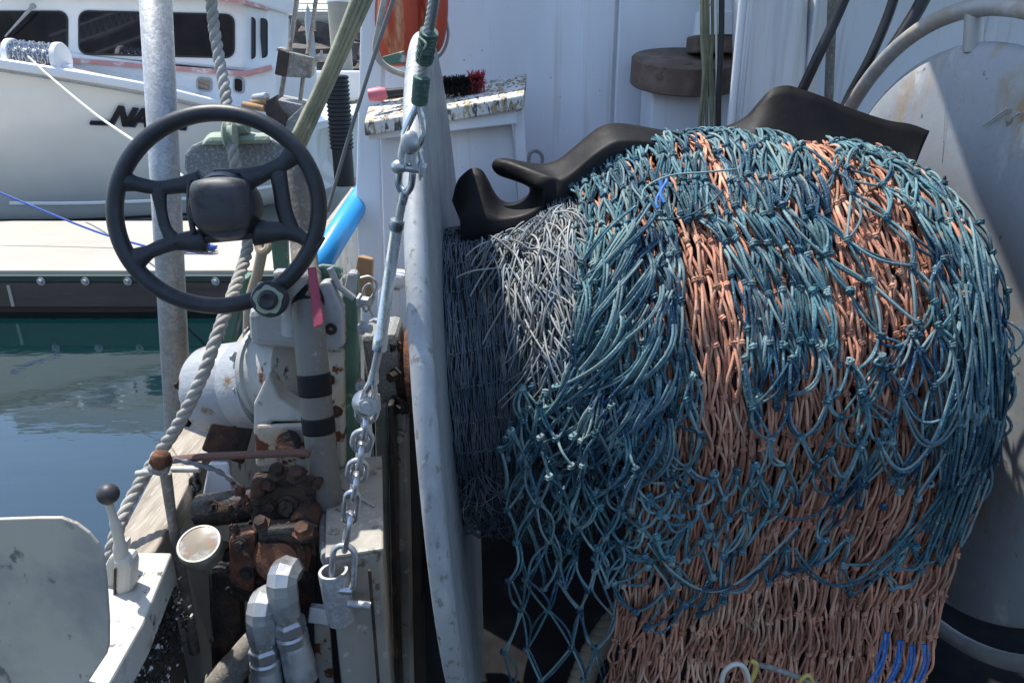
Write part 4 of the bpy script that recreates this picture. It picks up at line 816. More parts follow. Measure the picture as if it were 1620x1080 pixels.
# ================================================================ rigging: wire, shackle, turnbuckle, chain
RY = .86
rg = thing('rigging_wire','steel wire with green tape wraps and a looped thimble in front of the drum rim','wire', at(660,235,RY))
wirep = [at(690,-40,.80),at(686,5,.81),at(676,60,.83),at(671,100,.845),at(664,135,RY),at(662,160,RY)]
mb = MB(); twisted(mb, smooth_path(wirep,8), .0056, .03, 6, 5); mb.build('wire', m_alu, rg, angle=180)
mb = MB(); mb.tube(smooth_path([at(694,-40,.79),at(684,30,.815),at(672,95,.85),at(667,125,RY)]),.0036,8); mb.build('tail_wire', m_fence, rg)
mb = MB(); a_,b_ = at(679,50,.825), at(671,96,.845); 
for k in range(9): c_ = a_.lerp(b_,k/8.6); mb.tube([c_, c_+(b_-a_)*.10],[.0098+.0007*(k%2),.0092],12)
mb.tube(smooth_path([at(664,60,.82),at(674,70,.81),at(668,84,.81),at(664,100,.82)]),.0016,5); mb.build('tape_wrap', m_gtape, rg)
mb = MB(); a_,b_ = at(667,122,.85), at(663,164,.858)
for k in range(6): c_ = a_.lerp(b_,k/6); mb.tube([c_, c_+(b_-a_)*.17],[.0098,.0090],12)
mb.build('tape_wrap', m_gtape, rg)
mb = MB(); mb.tube(smooth_path([at(662,166,RY),at(668,190,RY),at(669,212,RY),at(662,230,RY),at(652,236,RY),at(641,228,RY),at(640,212,RY),at(648,192,RY),at(659,168,RY)],6),.0042,10); mb.build('thimble_eye', m_chrome, rg)
sh = thing('swivel_shackle','grey galvanised double shackle joining wire eye and turnbuckle','shackle', at(648,300,RY-.01))
Y_ = RY-.012
mb = MB(); mb.tube(smooth_path([at(638,262,Y_),at(637,245,Y_),at(643,222,Y_),at(650,218,Y_),at(656,226,Y_),at(655,248,Y_),at(659,266,Y_)],6),.0058,10); mb.build('bow', m_fit, sh)
mb = MB(); mb.tube([at(628,264,Y_),at(672,270,Y_)],.0045,10); mb.blob(at(631,264,Y_),(.009,.009,.008)); mb.bolt(at(664,269,Y_),V((1,0,-.1)),.008,.008); mb.build('pin', m_fit, sh)
mb = MB(); mb.blob(at(648,226,Y_-.004),(.010,.010,.013),12,8,.1,2); mb.tube([at(648,230,Y_),at(645,258,Y_)],.0062,10); mb.build('swivel', m_fit, sh)
mb = MB(); mb.tube([at(664,240,Y_+.01),at(670,268,Y_+.01)],[.003,.0045],8); mb.build('key', m_fit, sh)
tb = thing('turnbuckle','long bright steel turnbuckle hanging between the shackle and the chain','turnbuckle', at(590,635,.9))
def TY(y): return RY-.01+(y-270)/370*.045
def tp(x,y,o=0): return at(x,y,TY(y)+o)
mb = MB(); mb.tube(smooth_path([tp(632,270),tp(631,292),tp(640,306),tp(650,295),tp(653,274)],6),.0042,10); mb.tube([tp(640,304),tp(636,322)],[.006,.0055],10); mb.build('upper_fork', m_chrome, tb)
mb = MB(); mb.tube([tp(636,320),tp(630,352)],.0052,10); mb.build('upper_thread', m_rust if False else m_fit, tb)
mb = MB(); mb.lathe(tp(629,348),tp(600,552)-tp(629,348),[(0,0),(0,.0085),(.010,.009),(.013,.0072),(.014,.0075),((tp(600,552)-tp(629,348)).length-.02,.0078),((tp(600,552)-tp(629,348)).length-.018,.0095),((tp(600,552)-tp(629,348)).length,.0095),((tp(600,552)-tp(629,348)).length,0)],16); mb.build('body', m_chrome, tb, angle=50)
mb = MB(); a_,b_ = tp(600,550), tp(591,592); n = 22
mb.lathe(a_,b_-a_,[((b_-a_).length*k/n,.0048+.0006*(k%2)) for k in range(n+1)],10); mb.build('lower_thread', m_fit, tb)
mb = MB(); mb.tube([tp(592,586),tp(590,604)],[.0055,.008],10); mb.tube(smooth_path([tp(590,600),tp(580,616),tp(573,636)],4),.0045,8); mb.tube(smooth_path([tp(590,600),tp(592,620),tp(588,640)],4),.0045,8); mb.build('lower_fork', m_chrome, tb)
mb = MB(); mb.bolt(tp(581,637,.01),V((.25,-1,.2)),.0135,.020); mb.lathe(tp(578,636,.012),V((.25,-1,.2)),[(0,0),(0,.018),(.008,.018),(.012,.012),(.024,.006),(.028,.006),(.028,0)],16); mb.build('bolt', m_fit, tb)
chn = thing('chain','galvanised chain hanging from the turnbuckle down to the aluminium locker','chain', at(548,880,.93))
def clink(p,q,orient,w=.013,r=.0042,over=.35,nm='link'):
    p,q = V(p),V(q); d = q-p; L_ = d.length; d.normalize(); p = p-d*L_*over/2; L_ *= 1+over
    s = V(orient); s = (s-d*s.dot(d)).normalized(); pts = []; n = 8
    for k in range(n+1): a = math.pi*k/n; pts.append(p+d*(w-w*math.sin(a))+s*(w*math.cos(a)))
    for k in range(n+1): a = math.pi*k/n; pts.append(p+d*(L_-w+w*math.sin(a))-s*(w*math.cos(a)))
    mb = MB(); mb.tube(pts, r, 9, close=True); mb.build(nm, m_chain, chn, angle=180)
cps = [(583,640),(578,662),(575,686),(571,708),(567,733),(563,757),(558,782),(553,822),(546,860)]
for k in range(len(cps)-1):
    a_ = at(*cps[k],.905+.003*k); b_ = at(*cps[k+1],.905+.003*(k+1)); big = k == 6
    clink(a_,b_,(1,.1,0) if k%2==0 else (.25,-1,0), .0125 if not big else .009, .0042, .42 if not big else .2)
clink(at(545,862,.925),at(541,935,.915),(1,0,0),.0165,.0046,.0,'end_shackle')
mb = MB(); mb.tube([at(531,932,.915),at(557,934,.915)],.006,10); mb.build('shackle_pin', m_chain, chn)
# ================================================================ bottom left: box, lever, plate
bx = thing('helm_box','scraped white helm box with flaking black side below the rail','box', atz(215,1000,.7))
BZ = 1.585
q0 = atz(188,872,BZ); q1 = atz(272,873,BZ); q2 = atz(226,985,BZ); q3 = atz(150,1120,BZ); q4 = atz(60,1120,BZ)
mb = MB(); top = [q0,q4,q3,q2,q1]; mb.prism([p for p in top],(0,0,-.055)); mb.build('top', m_boxw, bx, smooth=False, bevel=.004)
s1 = q1+V((-.012,0,-.056)); s2 = q2+V((-.012,0,-.056)); s3 = q3+V((-.012,0,-.056)); s4 = q4+V((.02,0,-.056)); s0 = q0+V((.01,-.01,-.056))
mb = MB(); mb.prism([s0,s4,s3,s2,s1],(0,0,-.75)); mb.build('side', m_crud, bx, smooth=False)
lg = MB(); l0,l1,l2 = atz(275,940,1.47), atz(240,1000,1.47), atz(195,1100,1.47)
vv = [l0,l1,l2]; d_ = V((-.028,0,0))
lg.hexa([l1+V((0,0,-.03)),l0+V((0,0,-.03)),l0+d_+V((0,0,-.03)),l1+d_+V((0,0,-.03))],[l1,l0,l0+d_,l1+d_]); lg.hexa([l2+V((0,0,-.03)),l1+V((0,0,-.03)),l1+d_+V((0,0,-.03)),l2+d_+V((0,0,-.03))],[l2,l1,l1+d_,l2+d_]); lg.build('ledge', m_crud, bx, smooth=False, bevel=.003)
mb = MB()
for k in range(420):
    t = random.random(); p = q1.lerp(q3,t)+V((random.uniform(-.01,.018),random.uniform(-.01,.01),-.045-random.random()*.09)); mb.blob(p,(random.uniform(.0015,.004),random.uniform(.002,.006),random.uniform(.001,.003)),6,4,.35,k)
mb.build('flaked_paint', m_crud, bx, smooth=False)['kind'] = 'stuff'
# throttle lever
tl = thing('throttle_lever','cream throttle lever with a black ball knob on the white box','lever', at(190,950,.90))
mb = MB(); mb.blob(at(171,781,.90),(17*ppm(171,781,.90),)*3,24,16); mb.build('knob', m_knob, tl, angle=180)
mb = MB(); mb.tube(smooth_path([at(172,796,.90),at(180,820,.90),at(188,850,.90),at(192,880,.90),at(194,900,.90)],5),[.0055]*6+[.0075]*6+[.010]*9,12); mb.build('arm', m_bul, tl)
mb = MB(); mb.pp([(178,885),(203,884),(208,900),(206,935),(196,946),(180,944),(177,930)],.888,.03); mb.build('boss', m_bul, tl, smooth=False, bevel=.008)
mb = MB(); mb.pp([(160,905),(172,880),(184,876),(182,960),(166,985),(158,960)],.905,.05); mb.build('housing', m_bul, tl, smooth=False, bevel=.008)
mb = MB(); mb.pp([(180,900),(183,899),(182,940),(179,942)],.886,.01); mb.build('slot', m_grease, tl, smooth=False)
# aluminium plate
pl = [(-60,822)]+[(0,821),(60,819),(96,819)]+[(120,828),(140,843),(154,860),(163,880),(168,920),(172,980),(172,1020),(168,1035),(150,1062),(135,1085),(100,1130),(-60,1130)]
mb = MB(); mb.pp(pl,.72,.005); pt = mb.build('aluminium_plate', m_aluplate, None, smooth=False, bevel=.0016); tag(pt,'scuffed upright aluminium plate with a rounded corner at the bottom left','plate')
# dark interior below (bulkhead panels)
mb = MB(); mb.prism([at(276,905,1.16),at(330,880,1.25),at(345,1300,1.25),at(290,1300,1.16)],(0,.02,0)); tag(mb.build('inner_plank', m_bul, smooth=False, bevel=.003),'stained pale plank behind the gauge under the rail','plank')
mb = MB(); mb.tube([at(345,1085,1.0),at(385,1040,1.0),at(415,995,1.02)],[.03,.026,.02],10); tag(mb.build('mossy_hose', m_col),'mottled hose end at the bottom beside the hose fittings','hose')
mb = MB(); hexpx(mb,[(500,1100),(530,1100),(522,985),(496,975)],[(500,1090),(530,1090),(522,980),(500,970)],.99,1.03); tag(mb.build('rusty_bracket', m_chip2, smooth=False, bevel=.004),'rust spotted white bracket between hose fittings and socket pipe','bracket')
mb = MB(); hexpx(mb,[(486,985),(520,990),(518,965),(490,960)],[(488,975),(520,980),(518,955),(492,952)],.98,1.0); tag(mb.build('white_clip', m_white, smooth=False, bevel=.003),'small white clip above the rust spotted bracket','clip')
# ================================================================ net drum
nd = thing('net_drum','large aluminium net drum with rimmed discs at both ends','net drum', DD(.45,.66,math.pi))
mb = MB(); RR = .65; pr = [(.012,0),(.010,.20),(.008,.60)]
for k in range(9):
    a = math.pi*(1.5-k/8*1.0)-math.pi/2; 
tr = .0150
for k in range(13):
    a = math.pi + math.pi*k/12*1.0; pr.append((tr+.001-tr*math.cos(a-math.pi), RR-tr+tr*math.sin(a-math.pi)*1.0))
pr += [(.024,.595),(.021,.35),(.021,0)]
mb.lathe(DL, sys_a, pr, 160); mb.build('end_disc', m_alu, nd, angle=28)
RW = 1.02
mb = MB(); mb.lathe(DL, sys_a, [(RW+.02,0),(RW-.02,.25),(RW-.006,.50),(RW+.0,.555),(RW+.010,.572),(RW+.02,.575),(RW+.024,.57),(RW+.03,.5),(RW+.03,0)], 120); dd = mb.build('end_disc', m_alustain, nd, angle=60); dd['label'] = 'stained right hand disc inside a separate pipe ring'
mb = MB(); mb.tube([DL+sys_a*(RW+.004)+sys_b*(.634*math.cos(2*math.pi*k/120))-sys_c*(.634*math.sin(2*math.pi*k/120)) for k in range(120)],.0165,14,close=True); mb.build('pipe_ring', m_aluring, nd, angle=180)
for k in range(6):
    ph = -.03+k*math.pi/3; mb = MB(); mb.tube([DD(RW+.012,.56,ph),DD(RW+.006,.634,ph)],.0165,12); mb.build('strut', m_aluring, nd)
mb = MB(); mb.lathe(DL, sys_a, [(.02,.0),(.02,.24),(RW-.02,.24),(RW-.02,0)], 48); mb.build('barrel', m_grease, nd)
mb = MB(); mb.tube([DD(RW-.012,.10,-.75+0), DD(RW+.004,.555,-.33)],.006,8,flat=.3) if False else None
for (x0_,y0_,x1_,y1_,w_) in ((1557,199,1596,171,.0022),(1606,184,1615,178,.0025),(1500,120,1490,300,.0008),(1530,620,1620,600,.0008)):
    def dp(px,py):
        d = ray(px,py); o = V((0,0,CZ)); P0 = DL+sys_a*(RW-.012); t = (P0-o).dot(sys_a)/d.dot(sys_a); return o+d*t
    mb = MB(); mb.tube([dp(x0_,y0_)-sys_a*.002,dp(x1_,y1_)-sys_a*.002],[w_*.6,w_],6); mb.build('scratch', m_boxw, nd)
# ---------------------------------------------------------------- net surface
R0 = .43
PU = [-.1,.03,.12,.20,.28,.36,.46,.74,.80,.86,.90,.94]; PRr = [.28,.29,.30,.33,.385,.415,.425,.42,.415,.408,.395,.37]
def nz(seed, n=7, lo=1.0, hi=9.0):
    r_ = np.random.default_rng(seed); k = r_.normal(size=(n,2)); k /= np.linalg.norm(k,axis=1,keepdims=True); k *= r_.uniform(lo,hi,(n,1)); p = r_.uniform(0,6.28,n)
    def f(u,s): return sum(np.sin(k[i,0]*u*2.2+k[i,1]*s*2.2+p[i]) for i in range(n))/math.sqrt(n)
    return f
A3,B3,C3,L3 = (np.array(x) for x in (sys_a,sys_b,sys_c,DL))
lump = nz(3,8,2,8); nU = nz(21,7,2,9); nS_ = nz(22,7,2,9); nU2 = nz(31,7,8,24); nH = nz(5,7,5,22); nSel = nz(44,7,3,10)
def surf(u, s, h=0.0, prof=(PU,PRr), lumpy=.010):
    u = np.asarray(u,float); s = np.asarray(s,float); r = np.interp(u,*prof)+h+lumpy*lump(u,s)
    ph = s/R0; over = np.maximum(ph-math.pi/2,0)*R0; phc = np.minimum(ph,math.pi/2)
    # gentle pull-in of the hanging part
    P = L3 + u[...,None]*A3 + (r*np.cos(phc))[...,None]*B3 - (r*np.sin(phc))[...,None]*C3
    P = P + over[...,None]*np.array([-.02,0.03,-1.0])
    return P
def strands(ij, uf, sf_, hf, K=7, bow=.003, jit=.0008, seed=0, dbl=1, wob=.0, prof=(PU,PRr), lumpy=.01, swell=.0):
    """ij: list of (u0,s0,u1,s1) node pairs -> polylines on the surface"""
    r_ = np.random.default_rng(seed); E = np.asarray(ij,float); N = len(E); out = []
    t = np.linspace(0,1,K)
    for d in range(dbl):
        b = r_.normal(size=(N,1))*bow; b2 = r_.normal(size=(N,1))*bow*.5; ho = r_.uniform(0,1,(N,1))*swell
        u = E[:,0:1]*(1-t)+E[:,2:3]*t + b*np.sin(math.pi*t) + b2*np.sin(2*math.pi*t) + (d-(dbl-1)/2)*.0046*np.sin(math.pi*t)**.5
        s = E[:,1:2]*(1-t)+E[:,3:4]*t + wob*r_.normal(size=(N,1))*np.sin(math.pi*t)
        P = surf(u,s,hf + (ho+.004*r_.random((N,1)))*np.sin(math.pi*t) ,prof,lumpy); P = P + r_.normal(size=(N,1,3))*jit
        out.append(P)
    return np.concatenate(out)
def knots(us, ss, h, rk, rt, seed=0, prof=(PU,PRr), lumpy=.01, turns=2.2, K=15):
    us = np.asarray(us,float); ss = np.asarray(ss,float); r_ = np.random.default_rng(seed)
    c = surf(us,ss,h,prof,lumpy); t_ = surf(us,ss+.01,h,prof,lumpy)-c; t_ /= np.linalg.norm(t_,axis=1,keepdims=True)
    t_ = t_ + r_.normal(size=t_.shape)*.25; t_ /= np.linalg.norm(t_,axis=1,keepdims=True)
    x = A3 - t_*(t_@A3)[:,None]; x /= np.linalg.norm(x,axis=1,keepdims=True); y = np.cross(t_,x); a = np.linspace(0,2*math.pi*turns,K); ph = r_.uniform(0,6,(len(us),1))
    hh = (np.linspace(-1,1,K)*rt*1.9)
    rr = rk*(.85+.3*r_.random((len(us),1)))
    P = c[:,None,:] + x[:,None,:]*(rr*np.cos(a+ph))[:,:,None] + y[:,None,:]*(rr*np.sin(a+ph))[:,:,None] + t_[:,None,:]*hh[None,:,None]
    P2 = c[:,None,:] + t_[:,None,:]*(np.linspace(-1,1,5)*rk*1.3)[None,:,None] + x[:,None,:]*0
    return [batch(P, rt, 5), batch(P2, np.full((len(us),5),rk*.9)*np.array([.3,.9,1.05,.9,.3]), 6)]
def lattice(u0,u1,du,s0,s1,ds,seed,wu,ws,fine=.0012,cover=None,warp=None):
    r_ = np.random.default_rng(seed); nu = int((u1-u0)/du); ns = int((s1-s0)/ds); nodes = {}
    for j in range(ns+1):
        for i in range(nu+1):
            u = u0+(i+.5*(j%2))*du; s = s0+j*ds
            if u > u1: continue
            uu = u+wu*nU(u,s)+fine*r_.normal(); ss = s+ws*nS_(u*1.5,s)+r_.normal()*ds*.10
            if warp: uu,ss = warp(uu,ss)
            if cover is None or cover(uu,ss,r_): nodes[(i,j)] = (uu,ss)
    E = []
    for (i,j),p in nodes.items():
        for q in (((i,j+1),(i-1,j+1)) if j%2==0 else ((i,j+1),(i+1,j+1))):
            if q in nodes: E.append((*p,*nodes[q]))
    return nodes, E
def netobj(name, parts, mat, parent=None):
    v_, f_ = merge(parts); return mesh_obj(name, v_, f_, mat, parent, smooth=True, angle=180)
# ---- packed core below the visible twine
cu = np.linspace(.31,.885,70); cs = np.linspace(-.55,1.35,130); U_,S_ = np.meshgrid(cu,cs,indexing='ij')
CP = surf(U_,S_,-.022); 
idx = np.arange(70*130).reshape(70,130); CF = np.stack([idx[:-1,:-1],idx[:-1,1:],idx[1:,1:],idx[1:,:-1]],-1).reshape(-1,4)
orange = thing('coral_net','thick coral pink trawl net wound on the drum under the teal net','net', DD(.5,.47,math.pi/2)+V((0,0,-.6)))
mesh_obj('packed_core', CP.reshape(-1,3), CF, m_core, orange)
o_cover = lambda u,s,r_: u > (.27 if s < .6 else .305) and u < (.865 if s < .5 else .885+.02*min(1,max(0,s-.6)*4))
parts = []
for k,(h,sd,du) in enumerate(((-.014,101,.0135),(-.007,102,.0142),(0.0,103,.0170))):
    n_o,E_o = lattice(.25,.93,du,-.25+.03*k,1.34,.086,sd,.006,.014,.0030,o_cover)
    parts.append(batch(strands(E_o,0,0,h,K=9,bow=.0040,seed=sd,swell=.010),.0024,6))
    if k > 0: ks = [p for p in n_o.values()]; parts += knots([p[0] for p in ks],[p[1] for p in ks],h+.002,.0046,.0021,sd)
netobj('netting', parts, m_coral, orange)
# ---- teal net over it
def left_edge(s): return float(np.interp(s,[-.3,.1,.25,.42,.5,.6,.7,.80,.88,1.4],[.25,.26,.25,.225,.185,.125,.095,.12,.25,.30]))
TPU = [-.1,.03,.08,.14,.20,.28,.36,.46,.74,.80,.85,.90,.93]; TPR = [.31,.32,.335,.345,.355,.385,.418,.425,.42,.415,.40,.375,.35]
TP = (TPU,TPR)
def t_cover(u,s,r_):
    if u < left_edge(s) or u > .90: return False
    lim = float(np.interp(u,[.1,.25,.34,.40,.44,.5,.58,.7,.8,.86,.9],[.80,.72,.68,.68,.62,.64,.58,.58,.72,.84,.74]))+.035*float(nSel(u*2,.3))
    if s > lim: return False
    g = float(nSel(u*3.6,s*.45))
    if u < .405: return g > (-1.5 if s < .5 else -.9)
    if u < .465: return s < .30 and g > -1
    if u < .63: return g > (-1.45 if s < .52 else -.35)
    if u < .79: return g > (-.2 if s < .25 else .75)
    return g > -.6
teal = thing('teal_net','tangled teal blue trawl net draped over the coral net and hanging beside it','net', DD(.3,.47,math.pi/2)+V((0,0,-.6)))
parts = []
for k,(h,sd,du,ds,wu,ws) in enumerate(((.004,201,.0185,.070,.006,.010),(.010,202,.0230,.078,.014,.020))):
    n_t,E_t = lattice(.05,.92,du,-.22+.02*k,1.0,ds,sd,wu,ws,.0045,t_cover)
    E_t = [e for e in E_t if abs(e[0]-e[2]) < .05]
    parts.append(batch(strands(E_t,0,0,h,K=8,bow=.0032,seed=sd,dbl=2,swell=.010,prof=TP),.0023,6))
    ks = list(n_t.values()); parts += knots([p[0] for p in ks],[p[1] for p in ks],h+.003,.0050,.0022,sd,prof=TP)
# thick extra fold on the left shoulder, strands fanning to the lower left
r_ = np.random.default_rng(77); PL = []; KN = []
for i in range(110):
    u = r_.uniform(.22,.37); s = r_.uniform(.25,.64); du_ = -.10*r_.random()-.02 if s > .25 else -.05; L_ = r_.uniform(.07,.13)
    t = np.linspace(0,1,8); bend = r_.normal()*.010
    uu = u+du_*t*(.5+.5*t)+bend*np.sin(math.pi*t); ss = s+L_*t; ok = uu.min() > left_edge(s)-.02
    if ok: PL.append(surf(uu,ss,.016+.022*r_.random()+.012*np.sin(math.pi*t),TP)); KN.append((uu[-1],ss[-1]))
PL = np.array(PL); parts.append(batch(PL,.0023,6)); parts.append(batch(PL+np.array([.0048,0,.001])+r_.normal(size=(len(PL),1,3))*.001,.0022,6))
parts += knots([k[0] for k in KN],[k[1] for k in KN],.026,.0052,.0024,78,prof=TP)
# open slack meshes with sagging loops over the lower half
def slack(u0,u1,s0,s1,du,ds,h,seed,sag,cov=None,prof=TP,rad=.0023,dbl=2,wu=.03,ws=.03):
    n_s,E_s = lattice(u0,u1,du,s0,s1,ds,seed,wu,ws,du*.16,cov); q = np.random.default_rng(seed); E = np.array(E_s)
    if len(E) == 0: return
    N = len(E); K = 12; t = np.linspace(0,1,K); out = []
    for d in range(dbl):
        b = q.normal(size=(N,1))*du*.16; sg = sag*q.uniform(.4,1.4,(N,1))
        u = E[:,0:1]*(1-t)+E[:,2:3]*t+b*np.sin(math.pi*t)+(d-.5)*.0045*np.sin(math.pi*t)**.6
        s = E[:,1:2]*(1-t)+E[:,3:4]*t+sg*np.sin(math.pi*t)*(np.abs(E[:,0:1]-E[:,2:3])/du)
        out.append(surf(u,s,h+.010*q.random((N,1))*np.sin(math.pi*t)+.004*q.random((N,1)),prof)+q.normal(size=(N,1,3))*.0007)
    parts.append(batch(np.concatenate(out),rad,6)); ks = list(n_s.values()); parts.extend(knots([p[0] for p in ks],[p[1] for p in ks],h+.006,.0050,.0022,seed,prof=prof))
slack(.06,.40,.55,.92,.040,.058,.020,301,.014,lambda u,s,r_: u > left_edge(s)-.01)
slack(.30,.90,.52,.96,.050,.066,.018,302,.016,lambda u,s,r_: not(.40<u<.465 and s<.76) and s < .84+.10*float(nSel(u*3,7)))
slack(.62,.93,.10,.80,.052,.075,.012,303,.006,lambda u,s,r_: True)
slack(.32,.88,.70,.98,.038,.055,.016,306,.012,lambda u,s,r_: s < .86+.09*float(nSel(u*2.5,1)) and float(nSel(u*4,s*2)) > -.1)
slack(.28,.88,.86,1.02,.060,.050,.014,304,.022,lambda u,s,r_: s < .96+.03*float(nSel(u*2,0)))
# long sagging cords bunched into swags
r_ = np.random.default_rng(91); SW = []
def swag(px0,py0,px1,py1,sag,n,hh=.03):
    for i in range((n+1)//2):
        t = np.linspace(0,1,26); x = px0+(px1-px0)*t+r_.normal()*4; y = py0+(py1-py0)*t+4*sag*t*(1-t)*(1+.12*r_.normal())+r_.normal()*5+4*np.sin(t*9+r_.uniform(0,6))
        u = (x-1108)/1055+.4; s = np.interp(y,[205,370,560,735,1080],[0,.35,.52,.68,1.04]); SW.append(surf(u,s,hh+.008*r_.random(),TP,.006))
for a in ((985,660,1115,690,70,2),(1190,760,1400,720,100,2),(1390,700,1520,600,100,6),(1040,860,1290,850,90,3),(1290,890,1530,800,100,4),(1430,640,1560,560,110,5)): swag(*a)
SW = np.array(SW); parts.append(batch(SW,.0022,6))
kk = SW[:,::6,:].reshape(-1,3)[::2]
# frayed right fringe: vertical loops beyond the coral net
FR = []
for i in range(70):
    u = r_.uniform(.80,.89); s0 = r_.uniform(.42,.80); L_ = r_.uniform(.05,.16); t = np.linspace(0,1,12); w_ = r_.uniform(.006,.016)
    FR.append(surf(u+w_*np.cos(math.pi*t)*r_.choice([-1,1]), s0+L_*np.sin(math.pi*t),.012+.03*r_.random(),TP))
for i in range(70):
    u = r_.uniform(.83,.90); s0 = r_.uniform(.30,.72); t = np.linspace(0,1,12); FR.append(surf(u+.012*r_.normal()*np.sin(3*t+r_.uniform(0,6)), s0+.13*t,.010+.02*r_.random(),TP))
for i in range(26):
    s0 = r_.uniform(.40,.78); t = np.linspace(0,1,12); L_ = r_.uniform(.05,.13); FR.append(surf(.895+.004*r_.normal()+0*t, s0+L_*t, .008+r_.uniform(.008,.03)*np.sin(math.pi*t),TP)+np.array(A3)*(r_.uniform(.0,.02)*np.sin(math.pi*t))[:,None])
parts.append(batch(np.array(FR),.0023,6))
netobj('netting', parts, m_teal, teal)
# loose hanging veil in the dark gap between disc and coral net
parts = []; q = np.random.default_rng(55)
def veil(cols, rows, f, seed, rad=.0022, dbl=2):
    q = np.random.default_rng(seed); nod = {}
    for j in range(rows):
        for i in range(cols):
            nod[(i,j)] = f(i+.5*(j%2)+q.normal()*.13, j+q.normal()*.10)
    P = []
    for (i,j),p in nod.items():
        for n2 in (((i,j+1),(i-1,j+1)) if j%2==0 else ((i,j+1),(i+1,j+1))):
            if n2 in nod and q.random() > .10:
                a,b = nod[(i,j)],nod[n2]; t = np.linspace(0,1,10)[:,None]
                for d in range(dbl): P.append(a*(1-t)+b*t+np.sin(math.pi*t)*(q.normal(size=3)*np.array([.006,.006,.003]))+np.array([.004*d,0,0])+q.normal(size=3)*.0008)
    parts.append(batch(np.array(P),rad,6)); c = np.array(list(nod.values()))
    th_ = np.linspace(0,2*math.pi*2.2,14)
    KP = c[:,None,:]+np.stack([.0048*np.cos(th_),.0048*np.sin(th_),np.linspace(-.004,.004,14)],-1)[None]; parts.append(batch(KP,.0023,5))
def vf(i,j):
    x = 812+i*44; y = 690+j*56; x += -.06*(y-690)*(1 if i < 2 else .2); Yv = .99+.03*math.sin(i*2.1+j)+.0002*(y-700); return np.array(at(x,y,Yv))
veil(5,9,vf,5)
def vf2(i,j): x = 830+i*34; y = 640+j*48; return np.array(at(x,y,1.03+.02*math.sin(i+j*1.3)))
veil(6,7,vf2,6)
o = netobj('hanging_netting', parts, m_teal, teal)
# bright blue twine bits and pale cord
parts = []; P = []
for kx,ky in ((1403,1000),(1424,1012),(1443,1020),(1463,1018)):
    for i in range(3):
        t = np.linspace(0,1,10); e_ = q.normal()*6; P.append(np.array([np.array(at(kx+(i-1)*3-(30+e_)*k+(10+e_)*math.sin(2.5*k),ky+78*k,.94+.004*i)) for k in t]))
P.append(np.array([np.array(at(1042+4*math.sin(k*6),285+45*k,1.10-.03*k)) for k in np.linspace(0,1,10)])); P.append(np.array([np.array(at(1050+5*math.cos(k*5),283+38*k,1.10-.03*k)) for k in np.linspace(0,1,10)]))
netobj('blue_twine', [batch(np.array(P[:12]),.0021,6)], m_brblue, teal); netobj('blue_twine', [batch(np.array(P[12:]),.0026,6)], m_brblue, teal)
tc_ = []
for (pts) in ([(1028,345),(1040,328),(1080,318),(1130,322),(1178,322)],[(1028,345),(1036,368),(1080,372),(1120,360),(1150,345)]):
    mb = MB(); 
    s3 = [V(surf(np.array([(x-1070)/ (930)+.4]),np.array([np.interp(y,[200,370,560],[0.0,.30,.52])]),.032,TP)[0]) for x,y in pts]; mb.tube(smooth_path(s3,6),.0017,7); tc_.append(mb)
mb = MB()
for m_ in tc_: mb.add(m_.v,m_.f)
mb.build('pale_cord', m_teal, teal, angle=180)
# ---- fine grey net on the left end of the drum
grey = thing('fine_grey_net','fine grey blue net wound tightly on the left end of the drum','net', DD(.1,.33,math.pi/2)+V((0,0,-.4)))
def gsurf(u,s,h=0.): 
    r = np.interp(u,[.02,.10,.16,.22,.30],[.288,.295,.315,.350,.37])+h+.004*lump(u*2,s*2); ph = s/.31
    return L3+u[...,None]*A3+(r*np.cos(ph))[...,None]*B3-(r*np.sin(ph))[...,None]*C3
parts = []
gu = np.linspace(.02,.30,40); gs = np.linspace(-.4,.95,90); U_,S_ = np.meshgrid(gu,gs,indexing='ij'); idx = np.arange(3600).reshape(40,90)
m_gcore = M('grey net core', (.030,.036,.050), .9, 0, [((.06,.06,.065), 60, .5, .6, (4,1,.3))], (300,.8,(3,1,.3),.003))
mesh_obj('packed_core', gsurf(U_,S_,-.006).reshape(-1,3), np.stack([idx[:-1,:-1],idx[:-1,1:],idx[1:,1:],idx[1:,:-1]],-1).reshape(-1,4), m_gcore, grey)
q = np.random.default_rng(12); P = []
for i in range(2300):
    u = q.uniform(.022,.27); s = q.uniform(-.2,.80); t = np.linspace(0,1,6); P.append(gsurf(u+q.normal()*.003*t+.0015*np.sin(t*6+q.uniform(0,6)), s+q.uniform(.05,.10)*t, q.uniform(-.004,.005)+0*t))
parts.append(batch(np.array(P),.00105,4))
# cross rows of knots
for s in np.arange(-.1,.85,.062):
    us = np.arange(.03,.26,.0052)+q.normal(size=len(np.arange(.03,.26,.0052)))*.0008; c = gsurf(us,s+.006*np.sin(us*40)+q.normal(size=len(us))*.002,np.full(len(us),.004)); parts.append(batch(np.stack([c-A3*.0016,c,c+A3*.0016],1),.0017,5))
netobj('netting', parts, m_greynet, grey)
parts = []; P = []
for i in range(620):
    u = q.uniform(.085,.27); s = q.uniform(.10,.52); 
    if u < .085+.16*max(0,s-.10)/.5: continue
    t = np.linspace(0,1,8); a = q.normal()*.5; L_ = q.uniform(.04,.11)
    P.append(gsurf(u+L_*math.sin(a)*t+.005*np.sin(4*t+q.uniform(0,6)), s+L_*math.cos(a)*t, q.uniform(.004,.022)+.014*np.sin(math.pi*t)))
parts.append(batch(np.array(P),.0016,5)); netobj('loose_twine', parts, m_palenet, grey)
P = []
